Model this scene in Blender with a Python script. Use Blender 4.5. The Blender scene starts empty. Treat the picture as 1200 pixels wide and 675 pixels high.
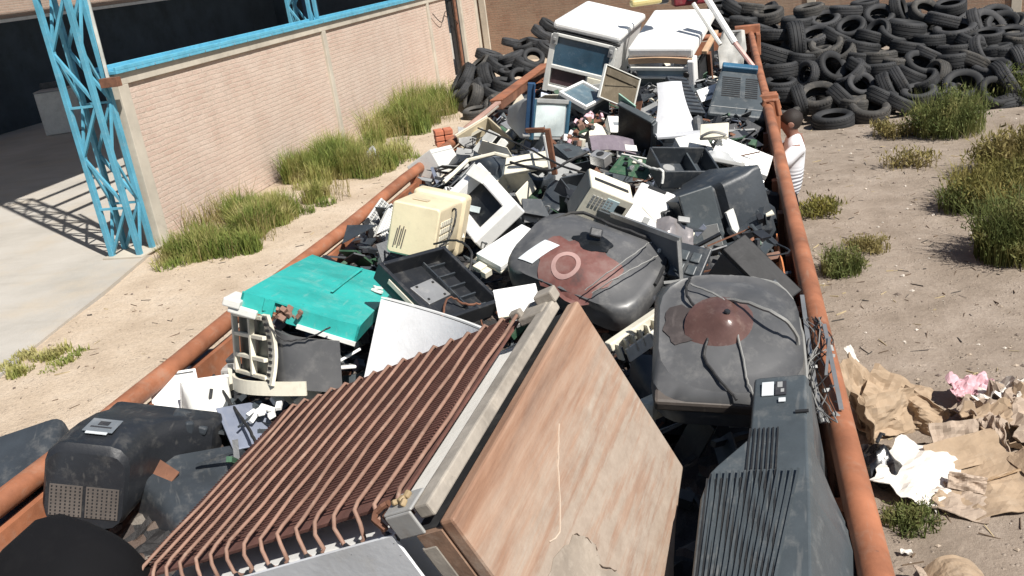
import bpy, math, random
import numpy as np
from mathutils import Matrix, Vector, Euler, noise
PI = math.pi
rad = math.radians
scene = bpy.context.scene
COL = scene.collection
POSE = {
    'fridge': {"d": [0.7231, 0.5347, 1.0257], "m": [[-0.1532, 0.4172, 0.8958, -0.7741], [-0.9801, 0.0514, -0.1915, 1.6272], [-0.1259, -0.9074, 0.401, 2.0778]]},
    'tv_near': {"d": [0.2681, 0.6274, 0.4292], "m": [[0.9864, 0.0691, -0.1494, 0.0824], [-0.0995, 0.9733, -0.2066, 1.5132], [0.1311, 0.2187, 0.9669, 2.1524]]},
    'tv_left': {"d": [0.2408, 0.4365, 0.2664], "m": [[0.9185, -0.321, 0.2311, -1.9103], [0.2725, 0.937, 0.2184, 2.0697], [-0.2866, -0.1376, 0.9481, 1.9961]]},
    'teal': {"d": [0.393, 0.9304, 0.08], "m": [[0.9168, -0.1993, 0.346, -1.5499], [0.1166, 0.9624, 0.2452, 3.0144], [-0.3819, -0.1844, 0.9056, 2.1481]]},
    'shell': {"d": [0.4124, 0.2135, 0.2758], "m": [[0.805, 0.5929, 0.02, -1.8335], [-0.5744, 0.7706, 0.2761, 3.0341], [0.1483, -0.2337, 0.9609, 1.9258]]},
    'whitesheet': {"d": [0.4266, 0.2616, 0.02], "m": [[0.8756, 0.253, -0.4115, -1.0242], [-0.4808, 0.3753, -0.7924, 2.4383], [-0.046, 0.8917, 0.4503, 2.1591]]},
    'blackcase': {"d": [0.3266, 0.3348, 0.0704], "m": [[0.4748, -0.7204, 0.5055, -1.0616], [0.8714, 0.4652, -0.1554, 2.8792], [-0.1232, 0.5143, 0.8487, 2.1953]]},
    'beige': {"d": [0.2151, 0.498, 0.2352], "m": [[0.9636, -0.0423, 0.264, -1.3469], [-0.0056, 0.984, 0.1778, 3.6901], [-0.2673, -0.1728, 0.948, 2.2081]]},
    'keyboard': {"d": [0.1174, 0.3778, 0.03], "m": [[0.6228, 0.0927, 0.7769, -2.0068], [0.1583, 0.9575, -0.2412, 4.6136], [-0.7662, 0.2732, 0.5816, 1.9541]]},
    'greybox': {"d": [0.2341, 0.2787, 0.1695], "m": [[0.8577, 0.2405, -0.4544, -2.033], [-0.1565, 0.964, 0.2149, 5.8693], [0.4898, -0.1132, 0.8645, 1.9768]]},
    'bezel': {"d": [0.475, 0.275, 0.08], "m": [[0.5531, 0.7494, -0.3641, -1.2199], [-0.7907, 0.3343, -0.5129, 4.1191], [-0.2626, 0.5715, 0.7774, 2.1572]]},
    'whitepanel': {"d": [0.1511, 0.2803, 0.0445], "m": [[0.8132, 0.5726, 0.1043, -0.947], [-0.5261, 0.7997, -0.2892, 3.5637], [-0.249, 0.1803, 0.9516, 2.1093]]},
    'crt_a': {"d": [0.6213, 0.4396, 0.2408], "m": [[0.8965, 0.4232, 0.1312, -0.6249], [-0.344, 0.8515, -0.3958, 3.5988], [-0.2792, 0.3097, 0.9089, 2.0253]]},
    'tray': {"d": [0.6366, 0.04, 0.1605], "m": [[0.6089, 0.7926, 0.0311, -0.3803], [-0.7932, 0.608, 0.0339, 3.116], [0.0079, -0.0453, 0.9989, 2.2599]]},
    'fax': {"d": [0.2095, 0.1487, 0.2103], "m": [[0.7932, -0.178, 0.5824, -0.5881], [0.336, 0.9255, -0.1747, 3.8301], [-0.5079, 0.3342, 0.7939, 2.2113]]},
    'whitebox': {"d": [0.1838, 0.2133, 0.0811], "m": [[0.8922, 0.4514, -0.0148, -0.4016], [-0.3092, 0.5866, -0.7485, 4.1212], [-0.3292, 0.6724, 0.663, 2.0803]]},
    'tv_right': {"d": [0.4433, 0.1854, 0.3226], "m": [[0.594, 0.7756, -0.2133, -0.0026], [-0.7763, 0.6222, 0.1006, 4.4331], [0.2108, 0.1059, 0.9718, 1.932]]},
    'wedge': {"d": [0.2801, 0.121, 0.3575], "m": [[0.6561, 0.6443, 0.3929, 0.0071], [-0.4052, 0.74, -0.5369, 3.2276], [-0.6367, 0.1931, 0.7466, 1.989]]},
    'crt_b': {"d": [0.3958, 0.4664, 0.1595], "m": [[0.9935, -0.013, 0.1134, -0.0451], [0.0535, 0.9307, -0.3619, 2.3749], [-0.1009, 0.3656, 0.9253, 2.2052]]},
    'lid': {"d": [0.3306, 0.2316, 0.0383], "m": [[0.8984, 0.1932, 0.3945, 0.04], [-0.074, 0.9519, -0.2975, 5.1849], [-0.433, 0.238, 0.8694, 2.0451]]},
    'tv_vent': {"d": [0.4317, 0.6374, 0.1415], "m": [[0.9798, 0.0595, 0.1908, 0.0334], [0.029, 0.9021, -0.4305, 6.9926], [-0.1978, 0.4274, 0.8822, 2.0681]]},
    'chair': {"d": [0.2791, 0.02, 0.3341], "m": [[0.7174, 0.695, -0.0478, -0.4019], [-0.6923, 0.7189, 0.062, 5.8826], [0.0774, -0.0114, 0.9969, 2.229]]},
    'darkpanel': {"d": [0.2642, 0.0501, 0.2946], "m": [[0.7905, 0.5966, 0.1387, -0.5909], [-0.4534, 0.7221, -0.5224, 5.5814], [-0.4118, 0.3501, 0.8413, 2.1664]]},
    'brownpanel': {"d": [0.3707, 0.04, 0.2466], "m": [[0.586, -0.7679, 0.2589, -0.8356], [0.6704, 0.6388, 0.3775, 6.9378], [-0.4553, -0.0477, 0.8891, 2.2325]]},
    'cab_a': {"d": [0.5848, 1.1971, 0.536], "m": [[0.947, 0.1136, 0.3005, -1.2121], [-0.0917, 0.9921, -0.0861, 8.6323], [-0.3079, 0.0539, 0.9499, 2.3787]]},
    'cab_b': {"d": [0.5494, 0.9061, 0.5088], "m": [[0.9748, 0.223, 0.0073, -0.5018], [-0.2117, 0.9349, -0.285, 8.494], [-0.0704, 0.2763, 0.9585, 2.2021]]},
    'scanner': {"d": [0.2504, 0.3732, 0.0795], "m": [[0.8253, 0.3466, 0.4458, -1.1019], [-0.2836, 0.9371, -0.2037, 6.8527], [-0.4883, 0.0417, 0.8717, 2.2031]]},
    'monitor_b': {"d": [0.4066, 0.3005, 0.2679], "m": [[0.4566, -0.8722, 0.1752, -1.3666], [0.8604, 0.483, 0.1623, 6.1905], [-0.2262, 0.0766, 0.9711, 2.1943]]},
    'beigeshell': {"d": [0.3848, 0.2774, 0.1965], "m": [[0.6017, 0.7925, -0.0997, -1.7326], [-0.7377, 0.5036, -0.4497, 6.2205], [-0.3062, 0.3441, 0.8876, 2.0003]]},
}
CAM_H = 3.3
RC = np.array([[0.9684522865508054, 0.03840802251851372, -0.24622142977558664],
               [0.215344771368362, 0.368239559039899, 0.9044480397471204],
               [-0.12540653140416846, 0.9289372696605073, -0.34835147612269024]])
FOC = 1050.0
SUN_TO = Vector((0.81, -0.58, 0)).normalized()
SUN_EL = 50.0

def ray(px, py):
    return RC @ np.array([(px - 600) / FOC, -(py - 337.5) / FOC, 1.0])
def spot(px, py, z=0.0):
    """world point seen at a photo pixel, on the level z"""
    d = ray(px, py); t = (z - CAM_H) / d[2]
    return Vector((d[0] * t, d[1] * t, CAM_H + d[2] * t))

# ---------------------------------------------------------------- materials
MATS = {}
def nodes_of(m):
    m.use_nodes = True
    nt = m.node_tree
    for n in list(nt.nodes): nt.nodes.remove(n)
    return nt
def N(nt, t, **kw):
    n = nt.nodes.new(t)
    for k, v in kw.items():
        if k.startswith('i_'):
            n.inputs[k[2:].replace('_', ' ')].default_value = v
        else: setattr(n, k, v)
    return n
def rgba(c): return (c[0], c[1], c[2], 1.0)
def ramp(nt, src, stops):
    r = N(nt, 'ShaderNodeValToRGB')
    e = r.color_ramp.elements
    while len(e) < len(stops): e.new(0.5)
    for x, (p, c) in zip(e, stops):
        x.position = p; x.color = rgba(c) if len(c) == 3 else c
    nt.links.new(src, r.inputs[0]); return r.outputs[0]
def mixc(nt, fac, a, b, blend='MIX'):
    m = N(nt, 'ShaderNodeMix', data_type='RGBA', blend_type=blend)
    for s, v in ((m.inputs[0], fac), (m.inputs[6], a), (m.inputs[7], b)):
        if isinstance(v, (int, float)): s.default_value = v
        elif isinstance(v, tuple): s.default_value = rgba(v) if len(v) == 3 else v
        else: nt.links.new(v, s)
    return m.outputs[2]
def noise_fac(nt, vec, scale, detail=5, rough=0.6, lo=0.35, hi=0.65):
    n = N(nt, 'ShaderNodeTexNoise'); n.inputs['Scale'].default_value = scale
    n.inputs['Detail'].default_value = detail; n.inputs['Roughness'].default_value = rough
    nt.links.new(vec, n.inputs['Vector'])
    r = N(nt, 'ShaderNodeMapRange'); r.inputs[1].default_value = lo; r.inputs[2].default_value = hi
    nt.links.new(n.outputs[0], r.inputs[0]); return r.outputs[0]
def finish(nt, col, rough=0.6, metal=0.0, bump=None, bstr=0.2, bdist=0.01, spec=0.5):
    b = N(nt, 'ShaderNodeBsdfPrincipled'); o = N(nt, 'ShaderNodeOutputMaterial')
    for s, v in ((b.inputs['Base Color'], col), (b.inputs['Roughness'], rough)):
        if isinstance(v, tuple): s.default_value = rgba(v)
        elif isinstance(v, (int, float)): s.default_value = v
        else: nt.links.new(v, s)
    b.inputs['Metallic'].default_value = metal
    b.inputs['Specular IOR Level'].default_value = spec
    if bump is not None:
        bp = N(nt, 'ShaderNodeBump'); bp.inputs['Strength'].default_value = bstr; bp.inputs['Distance'].default_value = bdist
        nt.links.new(bump, bp.inputs['Height']); nt.links.new(bp.outputs[0], b.inputs['Normal'])
    nt.links.new(b.outputs[0], o.inputs[0]); return b
def coords(nt, kind='Object', scale=None, rnd=True):
    t = N(nt, 'ShaderNodeTexCoord'); v = t.outputs[kind]
    if rnd:
        oi = N(nt, 'ShaderNodeObjectInfo')
        mm = N(nt, 'ShaderNodeVectorMath', operation='MULTIPLY_ADD')
        cb = N(nt, 'ShaderNodeCombineXYZ')
        for i in range(3): nt.links.new(oi.outputs['Random'], cb.inputs[i])
        nt.links.new(cb.outputs[0], mm.inputs[0]); mm.inputs[1].default_value = (37, 91, 53); nt.links.new(v, mm.inputs[2]); v = mm.outputs[0]
    if scale:
        s = N(nt, 'ShaderNodeVectorMath', operation='MULTIPLY'); s.inputs[1].default_value = scale
        nt.links.new(v, s.inputs[0]); v = s.outputs[0]
    return v

def worn(name, base, dust=(0.36, 0.31, 0.25), amount=0.35, rough=0.5, metal=0.0, scale=6.0, vary=0.25, scratch=True, spec=0.5, vary_obj=0.0):
    """weathered surface: base colour, tonal mottling, settled dust blotches, fine scratches"""
    if name in MATS: return MATS[name]
    m = bpy.data.materials.new(name); nt = nodes_of(m)
    v = coords(nt)
    f1 = noise_fac(nt, v, scale * 0.7, 4, 0.6, 0.3, 0.7)
    dk = tuple(max(0, c * (1 - vary)) for c in base); lt = tuple(min(1, c * (1 + vary)) for c in base)
    col = mixc(nt, f1, dk, lt)
    f2 = noise_fac(nt, v, scale * 2.3, 8, 0.7, 0.52, 0.80)
    d = N(nt, 'ShaderNodeMath', operation='MULTIPLY'); d.inputs[1].default_value = amount; nt.links.new(f2, d.inputs[0])
    col = mixc(nt, d.outputs[0], col, dust)
    if scratch:
        vs = N(nt, 'ShaderNodeVectorMath', operation='MULTIPLY'); vs.inputs[1].default_value = (60, 8, 25); nt.links.new(v, vs.inputs[0])
        f3 = noise_fac(nt, vs.outputs[0], 1.0, 3, 0.5, 0.62, 0.72)
        s = N(nt, 'ShaderNodeMath', operation='MULTIPLY'); s.inputs[1].default_value = amount * 0.5; nt.links.new(f3, s.inputs[0])
        col = mixc(nt, s.outputs[0], col, dust)
    g1 = noise_fac(nt, v, scale * 0.9, 9, .72, .50, .72); gm = N(nt, 'ShaderNodeMath', operation='MULTIPLY'); gm.inputs[1].default_value = min(.55, .25 + amount * .5); nt.links.new(g1, gm.inputs[0])
    col = mixc(nt, gm.outputs[0], col, tuple(.5 * b_ * (.6 + .8 * d_) + .02 * d_ for b_, d_ in zip(base, dust)))
    g2 = noise_fac(nt, v, scale * 11, 3, .6, .70, .76); gn = N(nt, 'ShaderNodeMath', operation='MULTIPLY'); gn.inputs[1].default_value = .6; nt.links.new(g2, gn.inputs[0])
    col = mixc(nt, gn.outputs[0], col, tuple(.35 * b_ + .02 for b_ in base))
    rr = N(nt, 'ShaderNodeMapRange'); rr.inputs[3].default_value = rough; rr.inputs[4].default_value = min(1, rough + 0.3)
    nt.links.new(f2, rr.inputs[0])
    fb = noise_fac(nt, v, scale * 9, 4, 0.6, 0.2, 0.8)
    finish(nt, col, rr.outputs[0], metal, fb, 0.12, 0.004, spec)
    MATS[name] = m; return m

# ---------------------------------------------------------------- geometry
class MB:
    def __init__(s): s.v = []; s.f = []; s.mi = []; s.cur = 0
    def add(s, vs, fs):
        o = len(s.v); s.v += [tuple(p) for p in vs]; s.f += [tuple(i + o for i in q) for q in fs]; s.mi += [s.cur] * len(fs); return s
    def box(s, c, d, M=None, taper=None):
        x, y, z = d[0] / 2, d[1] / 2, d[2] / 2
        vs = []
        for k in (-1, 1):
            t = 1 if taper is None or k < 0 else taper
            for (i, j) in ((-1, -1), (1, -1), (1, 1), (-1, 1)): vs.append(Vector((i * x * t, j * y * t, k * z)))
        if M is not None: vs = [M @ p for p in vs]
        vs = [p + Vector(c) for p in vs]
        return s.add(vs, [(3, 2, 1, 0), (4, 5, 6, 7), (0, 1, 5, 4), (1, 2, 6, 5), (2, 3, 7, 6), (3, 0, 4, 7)])
    def bar(s, a, b, w, h=None, up=(0, 0, 1)):
        a = Vector(a); b = Vector(b); d = b - a; L = d.length
        z = d.normalized(); x = Vector(up).cross(z)
        if x.length < 1e-4: x = Vector((1, 0, 0)).cross(z)
        x.normalize(); y = z.cross(x)
        M = Matrix((x, y, z)).transposed()
        return s.box((a + b) / 2, (w, h or w, L), M)
    def tube(s, pts, r, n=6, cap=True, closed=False):
        pts = [Vector(p) for p in pts]; k = len(pts); rs = r if isinstance(r, (list, tuple)) else [r] * k
        rings = []; ref = None
        for i, p in enumerate(pts):
            if closed: t = pts[(i + 1) % k] - pts[i - 1]
            else: t = pts[min(i + 1, k - 1)] - pts[max(i - 1, 0)]
            if t.length < 1e-9: t = Vector((0, 0, 1))
            t.normalize()
            if ref is None:
                ref = t.orthogonal().normalized()
            ref = (ref - t * ref.dot(t))
            if ref.length < 1e-6: ref = t.orthogonal()
            ref.normalize(); b = t.cross(ref)
            rings.append([p + (ref * math.cos(2 * PI * j / n) + b * math.sin(2 * PI * j / n)) * rs[i] for j in range(n)])
        vs = [q for rg in rings for q in rg]; fs = []
        for i in range(k if closed else k - 1):
            for j in range(n):
                a = i * n + j; b2 = i * n + (j + 1) % n; i2 = (i + 1) % k
                fs.append((a, b2, i2 * n + (j + 1) % n, i2 * n + j))
        if cap and not closed: fs += [tuple(range(n))[::-1], tuple((k - 1) * n + j for j in range(n))]
        return s.add(vs, fs)
    def loft(s, secs, cap0=True, cap1=True):
        n = len(secs[0]); vs = [p for q in secs for p in q]; fs = []
        for i in range(len(secs) - 1):
            for j in range(n):
                a = i * n + j; b = i * n + (j + 1) % n
                fs.append((a, b, b + n, a + n))
        if cap0: fs.append(tuple(range(n))[::-1])
        if cap1: fs.append(tuple((len(secs) - 1) * n + j for j in range(n)))
        return s.add(vs, fs)
    def grid(s, fn, nu, nv, thick=0.0, nrm=None):
        vs = [Vector(fn(i / nu, j / nv)) for j in range(nv + 1) for i in range(nu + 1)]
        fs = [(j * (nu + 1) + i, j * (nu + 1) + i + 1, (j + 1) * (nu + 1) + i + 1, (j + 1) * (nu + 1) + i) for j in range(nv) for i in range(nu)]
        if thick:
            n0 = len(vs); nn = []
            for j in range(nv + 1):
                for i in range(nu + 1):
                    k = j * (nu + 1) + i
                    du = vs[k + 1 if i < nu else k] - vs[k - 1 if i > 0 else k]
                    dv = vs[k + nu + 1 if j < nv else k] - vs[k - nu - 1 if j > 0 else k]
                    q = du.cross(dv); nn.append(q.normalized() if q.length > 1e-12 else Vector((0, 0, 1)))
            vs = vs + [vs[k] - nn[k] * thick for k in range(n0)]
            fs = fs + [tuple(i + n0 for i in q[::-1]) for q in fs]
            rim = [i for i in range(nu)] + [j * (nu + 1) + nu for j in range(nv)] + [nv * (nu + 1) + nu - i for i in range(nu)] + [(nv - j) * (nu + 1) for j in range(nv)]
            for q in range(len(rim)):
                a, b = rim[q], rim[(q + 1) % len(rim)]; fs.append((b, a, a + n0, b + n0))
        return s.add(vs, fs)
    def lathe(s, prof, n=24, M=None, arc=2 * PI):
        vs = []; k = len(prof)
        for i in range(n):
            a = arc * i / n
            for (r, z) in prof:
                p = Vector((r * math.cos(a), r * math.sin(a), z)); vs.append(M @ p if M is not None else p)
        fs = []
        for i in range(n):
            for j in range(k - 1):
                a = i * k + j; b = ((i + 1) % n) * k + j
                fs.append((a, b, b + 1, a + 1))
        return s.add(vs, fs)
    def prism(s, poly, z0, z1, M=None):
        n = len(poly)
        vs = [Vector((x, y, z0)) for x, y in poly] + [Vector((x, y, z1)) for x, y in poly]
        if M is not None: vs = [M @ p for p in vs]
        fs = [tuple(range(n))[::-1], tuple(range(n, 2 * n))] + [(i, (i + 1) % n, (i + 1) % n + n, i + n) for i in range(n)]
        return s.add(vs, fs)
    def build(s, name, mat, parent=None, smooth=False, bevel=0.0, angle=40):
        me = bpy.data.meshes.new(name); me.from_pydata(s.v, [], s.f)
        ms = mat if isinstance(mat, (list, tuple)) else [mat]
        for m in ms: me.materials.append(m)
        if len(ms) > 1: me.polygons.foreach_set('material_index', s.mi)
        me.validate(); me.update()
        if smooth:
            me.polygons.foreach_set('use_smooth', [True] * len(me.polygons))
            try: me.set_sharp_from_angle(angle=rad(angle))
            except Exception: pass
        o = bpy.data.objects.new(name, me); COL.objects.link(o)
        if parent is not None: o.parent = parent
        if bevel:
            b = o.modifiers.new('bevel', 'BEVEL'); b.width = bevel; b.segments = 2; b.limit_method = 'ANGLE'; b.angle_limit = rad(35)
        return o

def rrect(w, h, r, cx=0, cz=0, y=0, n=3):
    r = min(r, w * .49, h * .49); out = []
    for (sx, sz, a0) in ((1, 1, 0), (-1, 1, PI / 2), (-1, -1, PI), (1, -1, 1.5 * PI)):
        for i in range(n + 1):
            a = a0 + PI / 2 * i / n
            out.append(Vector((cx + sx * (w / 2 - r) + r * math.cos(a), y, cz + sz * (h / 2 - r) + r * math.sin(a))))
    return out
def box_part(name, c, d, mat, parent=None, bevel=0.003, M=None):
    return MB().box(c, d, M).build(name, mat, parent, bevel=bevel)

def tag(o, label, cat, group=None, kind=None):
    if label: o['label'] = label
    if cat: o['category'] = cat
    if group: o['group'] = group
    if kind: o['kind'] = kind
    return o
def thing(name, label, cat, M=None, group=None):
    o = bpy.data.objects.new(name, None); COL.objects.link(o); o.empty_display_size = 0.05
    if M is not None: o.matrix_world = M
    return tag(o, label, cat, group)
def posed(key, name, label, cat, group=None):
    p = POSE[key]; M = Matrix([r[:] for r in p['m']] + [[0, 0, 0, 1]])
    return thing(name, label, cat, M, group), p['d']
def xf(loc, rot=(0, 0, 0), sc=1.0):
    return Matrix.Translation(Vector(loc)) @ Euler(tuple(rad(a) for a in rot)).to_matrix().to_4x4() @ Matrix.Scale(sc, 4)
def structure(o): o['kind'] = 'structure'; return o
def copy_tree(o, parent=None):
    c = o.copy(); COL.objects.link(c); c.parent = parent
    for ch in o.children: copy_tree(ch, c)
    return c
def slots(mb, cx, cy, cz, w, h, nx, nz, axis='y', t=0.004, fillw=0.6, fillh=0.5):
    """raised/dark vent cells on a face; axis is the face normal"""
    for i in range(nx):
        for j in range(nz):
            u = (i + .5) / nx - .5; v = (j + .5) / nz - .5
            a = w / nx * fillw; b = h / nz * fillh
            if axis == 'y': mb.box((cx + u * w, cy, cz + v * h), (a, t, b))
            elif axis == 'z': mb.box((cx + u * w, cy + v * h, cz), (a, b, t))
            else: mb.box((cx, cy + u * w, cz + v * h), (t, a, b))
    return mb
def wander(pts, n=8, jit=0.02, seed=0):
    """smooth cable path through control points"""
    r = random.Random(seed); P = [Vector(p) for p in pts]; out = []
    P = [P[0]] + P + [P[-1]]
    for i in range(1, len(P) - 2):
        for k in range(n):
            t = k / n; a, b, c, d = P[i - 1], P[i], P[i + 1], P[i + 2]
            q = 0.5 * ((2 * b) + (c - a) * t + (2 * a - 5 * b + 4 * c - d) * t * t + (3 * b - a - 3 * c + d) * t ** 3)
            out.append(q + Vector((r.uniform(-1, 1), r.uniform(-1, 1), r.uniform(-1, 1))) * jit)
    out.append(P[-2]); return out

# ================================================================ materials used
black_plastic = worn('black_plastic', (0.018, 0.02, 0.024), (0.20, 0.19, 0.17), 0.35, 0.42)
dark_plastic = worn('dark_plastic', (0.035, 0.042, 0.05), (0.24, 0.23, 0.21), 0.4, 0.45)
slate_plastic = worn('slate_plastic', (0.058, 0.070, 0.078), (0.30, 0.29, 0.27), 0.35, 0.45)
grey_plastic = worn('grey_plastic', (0.30, 0.305, 0.30), (0.45, 0.42, 0.36), 0.4, 0.5, vary=0.12)
vent_dark = worn('vent_dark', (0.012, 0.013, 0.015), (0.10, 0.09, 0.08), 0.3, 0.7)
vent_brown = worn('vent_brown', (0.10, 0.085, 0.075), (0.2, 0.17, 0.14), 0.4, 0.8)
beige_plastic = worn('beige_plastic', (0.66, 0.56, 0.38), (0.42, 0.36, 0.27), 0.3, 0.5, vary=0.08)
cream_plastic = worn('cream_plastic', (0.70, 0.66, 0.54), (0.40, 0.35, 0.28), 0.35, 0.5, vary=0.1)
white_plastic = worn('white_plastic', (0.78, 0.78, 0.76), (0.48, 0.44, 0.38), 0.25, 0.45, vary=0.06)
white_enamel = worn('white_enamel', (0.80, 0.80, 0.78), (0.52, 0.46, 0.38), 0.2, 0.35, vary=0.05)
offwhite = worn('offwhite', (0.66, 0.66, 0.62), (0.42, 0.38, 0.31), 0.35, 0.5, vary=0.1)
teal_plastic = worn('teal_plastic', (0.025, 0.37, 0.335), (0.24, 0.40, 0.36), 0.6, 0.55, vary=0.2, scale=4)
rust_paint = worn('rust_paint', (0.29, 0.112, 0.056), (0.30, 0.20, 0.145), 0.75, 0.65, vary=0.38, scale=6)
rust_brown = worn('rust_brown', (0.16, 0.07, 0.04), (0.30, 0.16, 0.09), 0.5, 0.8, vary=0.35, scale=12)
copper_tube = worn('copper_tube', (0.25, 0.145, 0.105), (0.42, 0.32, 0.25), 0.5, 0.7, vary=0.3, scale=12)
coil_brown = worn('coil_brown', (0.12, 0.052, 0.04), (0.22, 0.13, 0.10), 0.45, 0.85, vary=0.3, scale=15)
alu = worn('alu', (0.45, 0.45, 0.44), (0.3, 0.28, 0.25), 0.4, 0.4, metal=0.7)
grey_metal = worn('grey_metal', (0.32, 0.32, 0.31), (0.25, 0.21, 0.17), 0.6, 0.55, metal=0.2, vary=0.25)
galv = worn('galv', (0.10, 0.11, 0.12), (0.22, 0.21, 0.2), 0.5, 0.5, metal=0.2)
board_green = worn('board_green', (0.035, 0.09, 0.05), (0.28, 0.26, 0.2), 0.45, 0.6, scale=20)
glass_blue = worn('glass_blue', (0.035, 0.085, 0.13), (0.2, 0.22, 0.24), 0.3, 0.2, vary=0.3, scratch=False)
screen_pale = worn('screen_pale', (0.55, 0.62, 0.62), (0.38, 0.38, 0.34), 0.35, 0.25, vary=0.1)
screen_black = worn('screen_black', (0.008, 0.009, 0.01), (0.12, 0.12, 0.12), 0.25, 0.3)
brown_board = worn('brown_board', (0.13, 0.105, 0.07), (0.36, 0.30, 0.22), 0.5, 0.8, vary=0.25)
label_white = worn('label_white', (0.62, 0.66, 0.68), (0.4, 0.38, 0.34), 0.4, 0.6, vary=0.1)
label_dark = worn('label_dark', (0.03, 0.03, 0.035), (0.2, 0.2, 0.2), 0.3, 0.6)
label_grey = worn('label_grey', (0.16, 0.18, 0.2), (0.3, 0.3, 0.3), 0.5, 0.6)
cable_black = worn('cable_black', (0.015, 0.015, 0.016), (0.15, 0.14, 0.12), 0.3, 0.6)
cable_grey = worn('cable_grey', (0.22, 0.22, 0.21), (0.3, 0.27, 0.23), 0.4, 0.6)
bluegrey_sheet = worn('bluegrey_sheet', (0.20, 0.225, 0.29), (0.32, 0.31, 0.31), 0.4, 0.45, metal=0.2)
card_mat = worn('card_mat', (0.33, 0.245, 0.165), (0.44, 0.37, 0.29), 0.5, 0.9, vary=0.15, scratch=False, scale=4)
card_grey = worn('card_grey', (0.34, 0.27, 0.21), (0.45, 0.38, 0.30), 0.5, 0.9, vary=0.2, scratch=False)
paper_white = worn('paper_white', (0.62, 0.59, 0.54), (0.6, 0.54, 0.45), 0.3, 0.9, vary=0.06, scratch=False)
pink_rag = worn('pink_rag', (0.62, 0.40, 0.44), (0.5, 0.4, 0.36), 0.3, 0.95, vary=0.12, scratch=False)
mortar_orange = worn('clay_brick', (0.46, 0.15, 0.08), (0.4, 0.3, 0.22), 0.4, 0.9, scale=20)
concrete_mat = worn('concrete_mat', (0.46, 0.42, 0.35), (0.33, 0.30, 0.25), 0.4, 0.9, vary=0.15, scale=2, scratch=False)
steel_blue = worn('steel_blue', (0.10, 0.37, 0.52), (0.25, 0.36, 0.40), 0.35, 0.5, vary=0.15)
steel_cyan = worn('steel_cyan', (0.085, 0.31, 0.43), (0.30, 0.40, 0.42), 0.4, 0.55, vary=0.2, scale=4)
steel_navy = worn('steel_navy', (0.02, 0.06, 0.13), (0.1, 0.12, 0.15), 0.2, 0.5)
rubber = worn('rubber', (0.019, 0.020, 0.022), (0.14, 0.13, 0.115), 0.32, 0.75, vary=0.35, scale=5, scratch=False)
rubber_grey = worn('rubber_grey', (0.036, 0.037, 0.04), (0.18, 0.165, 0.145), 0.42, 0.8, vary=0.35, scale=5, scratch=False)

def crt_glass(name, cone=True):
    m = bpy.data.materials.new(name); nt = nodes_of(m); v = coords(nt)
    f1 = noise_fac(nt, v, 5, 4, .6, .3, .7)
    col = mixc(nt, f1, (0.055, 0.057, 0.060), (0.11, 0.11, 0.112))
    f2 = noise_fac(nt, v, 14, 8, .7, .5, .85)
    d = N(nt, 'ShaderNodeMath', operation='MULTIPLY'); d.inputs[1].default_value = .45; nt.links.new(f2, d.inputs[0])
    col = mixc(nt, d.outputs[0], col, (0.30, 0.29, 0.27))
    finish(nt, col, 0.38, 0.0, f2, 0.05, 0.002); return m
glass_grey = crt_glass('crt_glass')
def crt_stain():
    m = bpy.data.materials.new('crt_stain'); nt = nodes_of(m); v = coords(nt)
    f = noise_fac(nt, v, 9, 6, .65, .3, .72)
    col = ramp(nt, f, [(0, (0.06, 0.045, 0.042)), (.45, (0.15, 0.06, 0.05)), (1, (0.20, 0.13, 0.115))])
    finish(nt, col, 0.5); return m
stain_mat = crt_stain()

def wood_mat():
    m = bpy.data.materials.new('wood_laminate'); nt = nodes_of(m); v = coords(nt, rnd=False)
    s = N(nt, 'ShaderNodeVectorMath', operation='MULTIPLY'); s.inputs[1].default_value = (1.1, 13, 9); nt.links.new(v, s.inputs[0])
    f = noise_fac(nt, s.outputs[0], 1.6, 7, .7, .28, .72)
    col = ramp(nt, f, [(0, (0.15, 0.07, 0.04)), (.4, (0.26, 0.14, 0.085)), (.65, (0.32, 0.195, 0.13)), (1, (0.40, 0.30, 0.225))])
    s2 = N(nt, 'ShaderNodeVectorMath', operation='MULTIPLY'); s2.inputs[1].default_value = (1.0, 8, 8); nt.links.new(v, s2.inputs[0])
    g = noise_fac(nt, s2.outputs[0], 2.2, 10, .74, .42, .60)
    # bleaching and dried mud: stronger on the half of the board towards the front edge
    sx = N(nt, 'ShaderNodeSeparateXYZ'); nt.links.new(v, sx.inputs[0])
    mr = N(nt, 'ShaderNodeMapRange'); mr.inputs[1].default_value = -.28; mr.inputs[2].default_value = .02; nt.links.new(sx.outputs[1], mr.inputs[0])
    ad = N(nt, 'ShaderNodeMath', operation='MULTIPLY'); nt.links.new(g, ad.inputs[0]); nt.links.new(mr.outputs[0], ad.inputs[1])
    a2 = N(nt, 'ShaderNodeMath', operation='MULTIPLY_ADD'); nt.links.new(mr.outputs[0], a2.inputs[0]); a2.inputs[1].default_value = .35; nt.links.new(ad.outputs[0], a2.inputs[2])
    a3 = N(nt, 'ShaderNodeMath', operation='MINIMUM'); nt.links.new(a2.outputs[0], a3.inputs[0]); a3.inputs[1].default_value = .88
    fine = noise_fac(nt, v, 22, 6, .7, .3, .8)
    dust = mixc(nt, fine, (0.27, 0.22, 0.175), (0.40, 0.34, 0.28))
    col = mixc(nt, a3.outputs[0], col, dust)
    finish(nt, col, .7, 0, fine, .25, .004); return m
wood = wood_mat()
wood_edge = worn('wood_edge', (0.22, 0.135, 0.09), (0.42, 0.34, 0.27), 0.5, 0.8, vary=0.3, scale=14)
grey_wood = worn('grey_wood', (0.30, 0.27, 0.23), (0.46, 0.41, 0.34), 0.6, 0.85, vary=0.3, scale=14)
fibre = worn('fibre', (0.28, 0.235, 0.19), (0.47, 0.41, 0.34), 0.6, 0.95, vary=0.25, scale=12)

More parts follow.
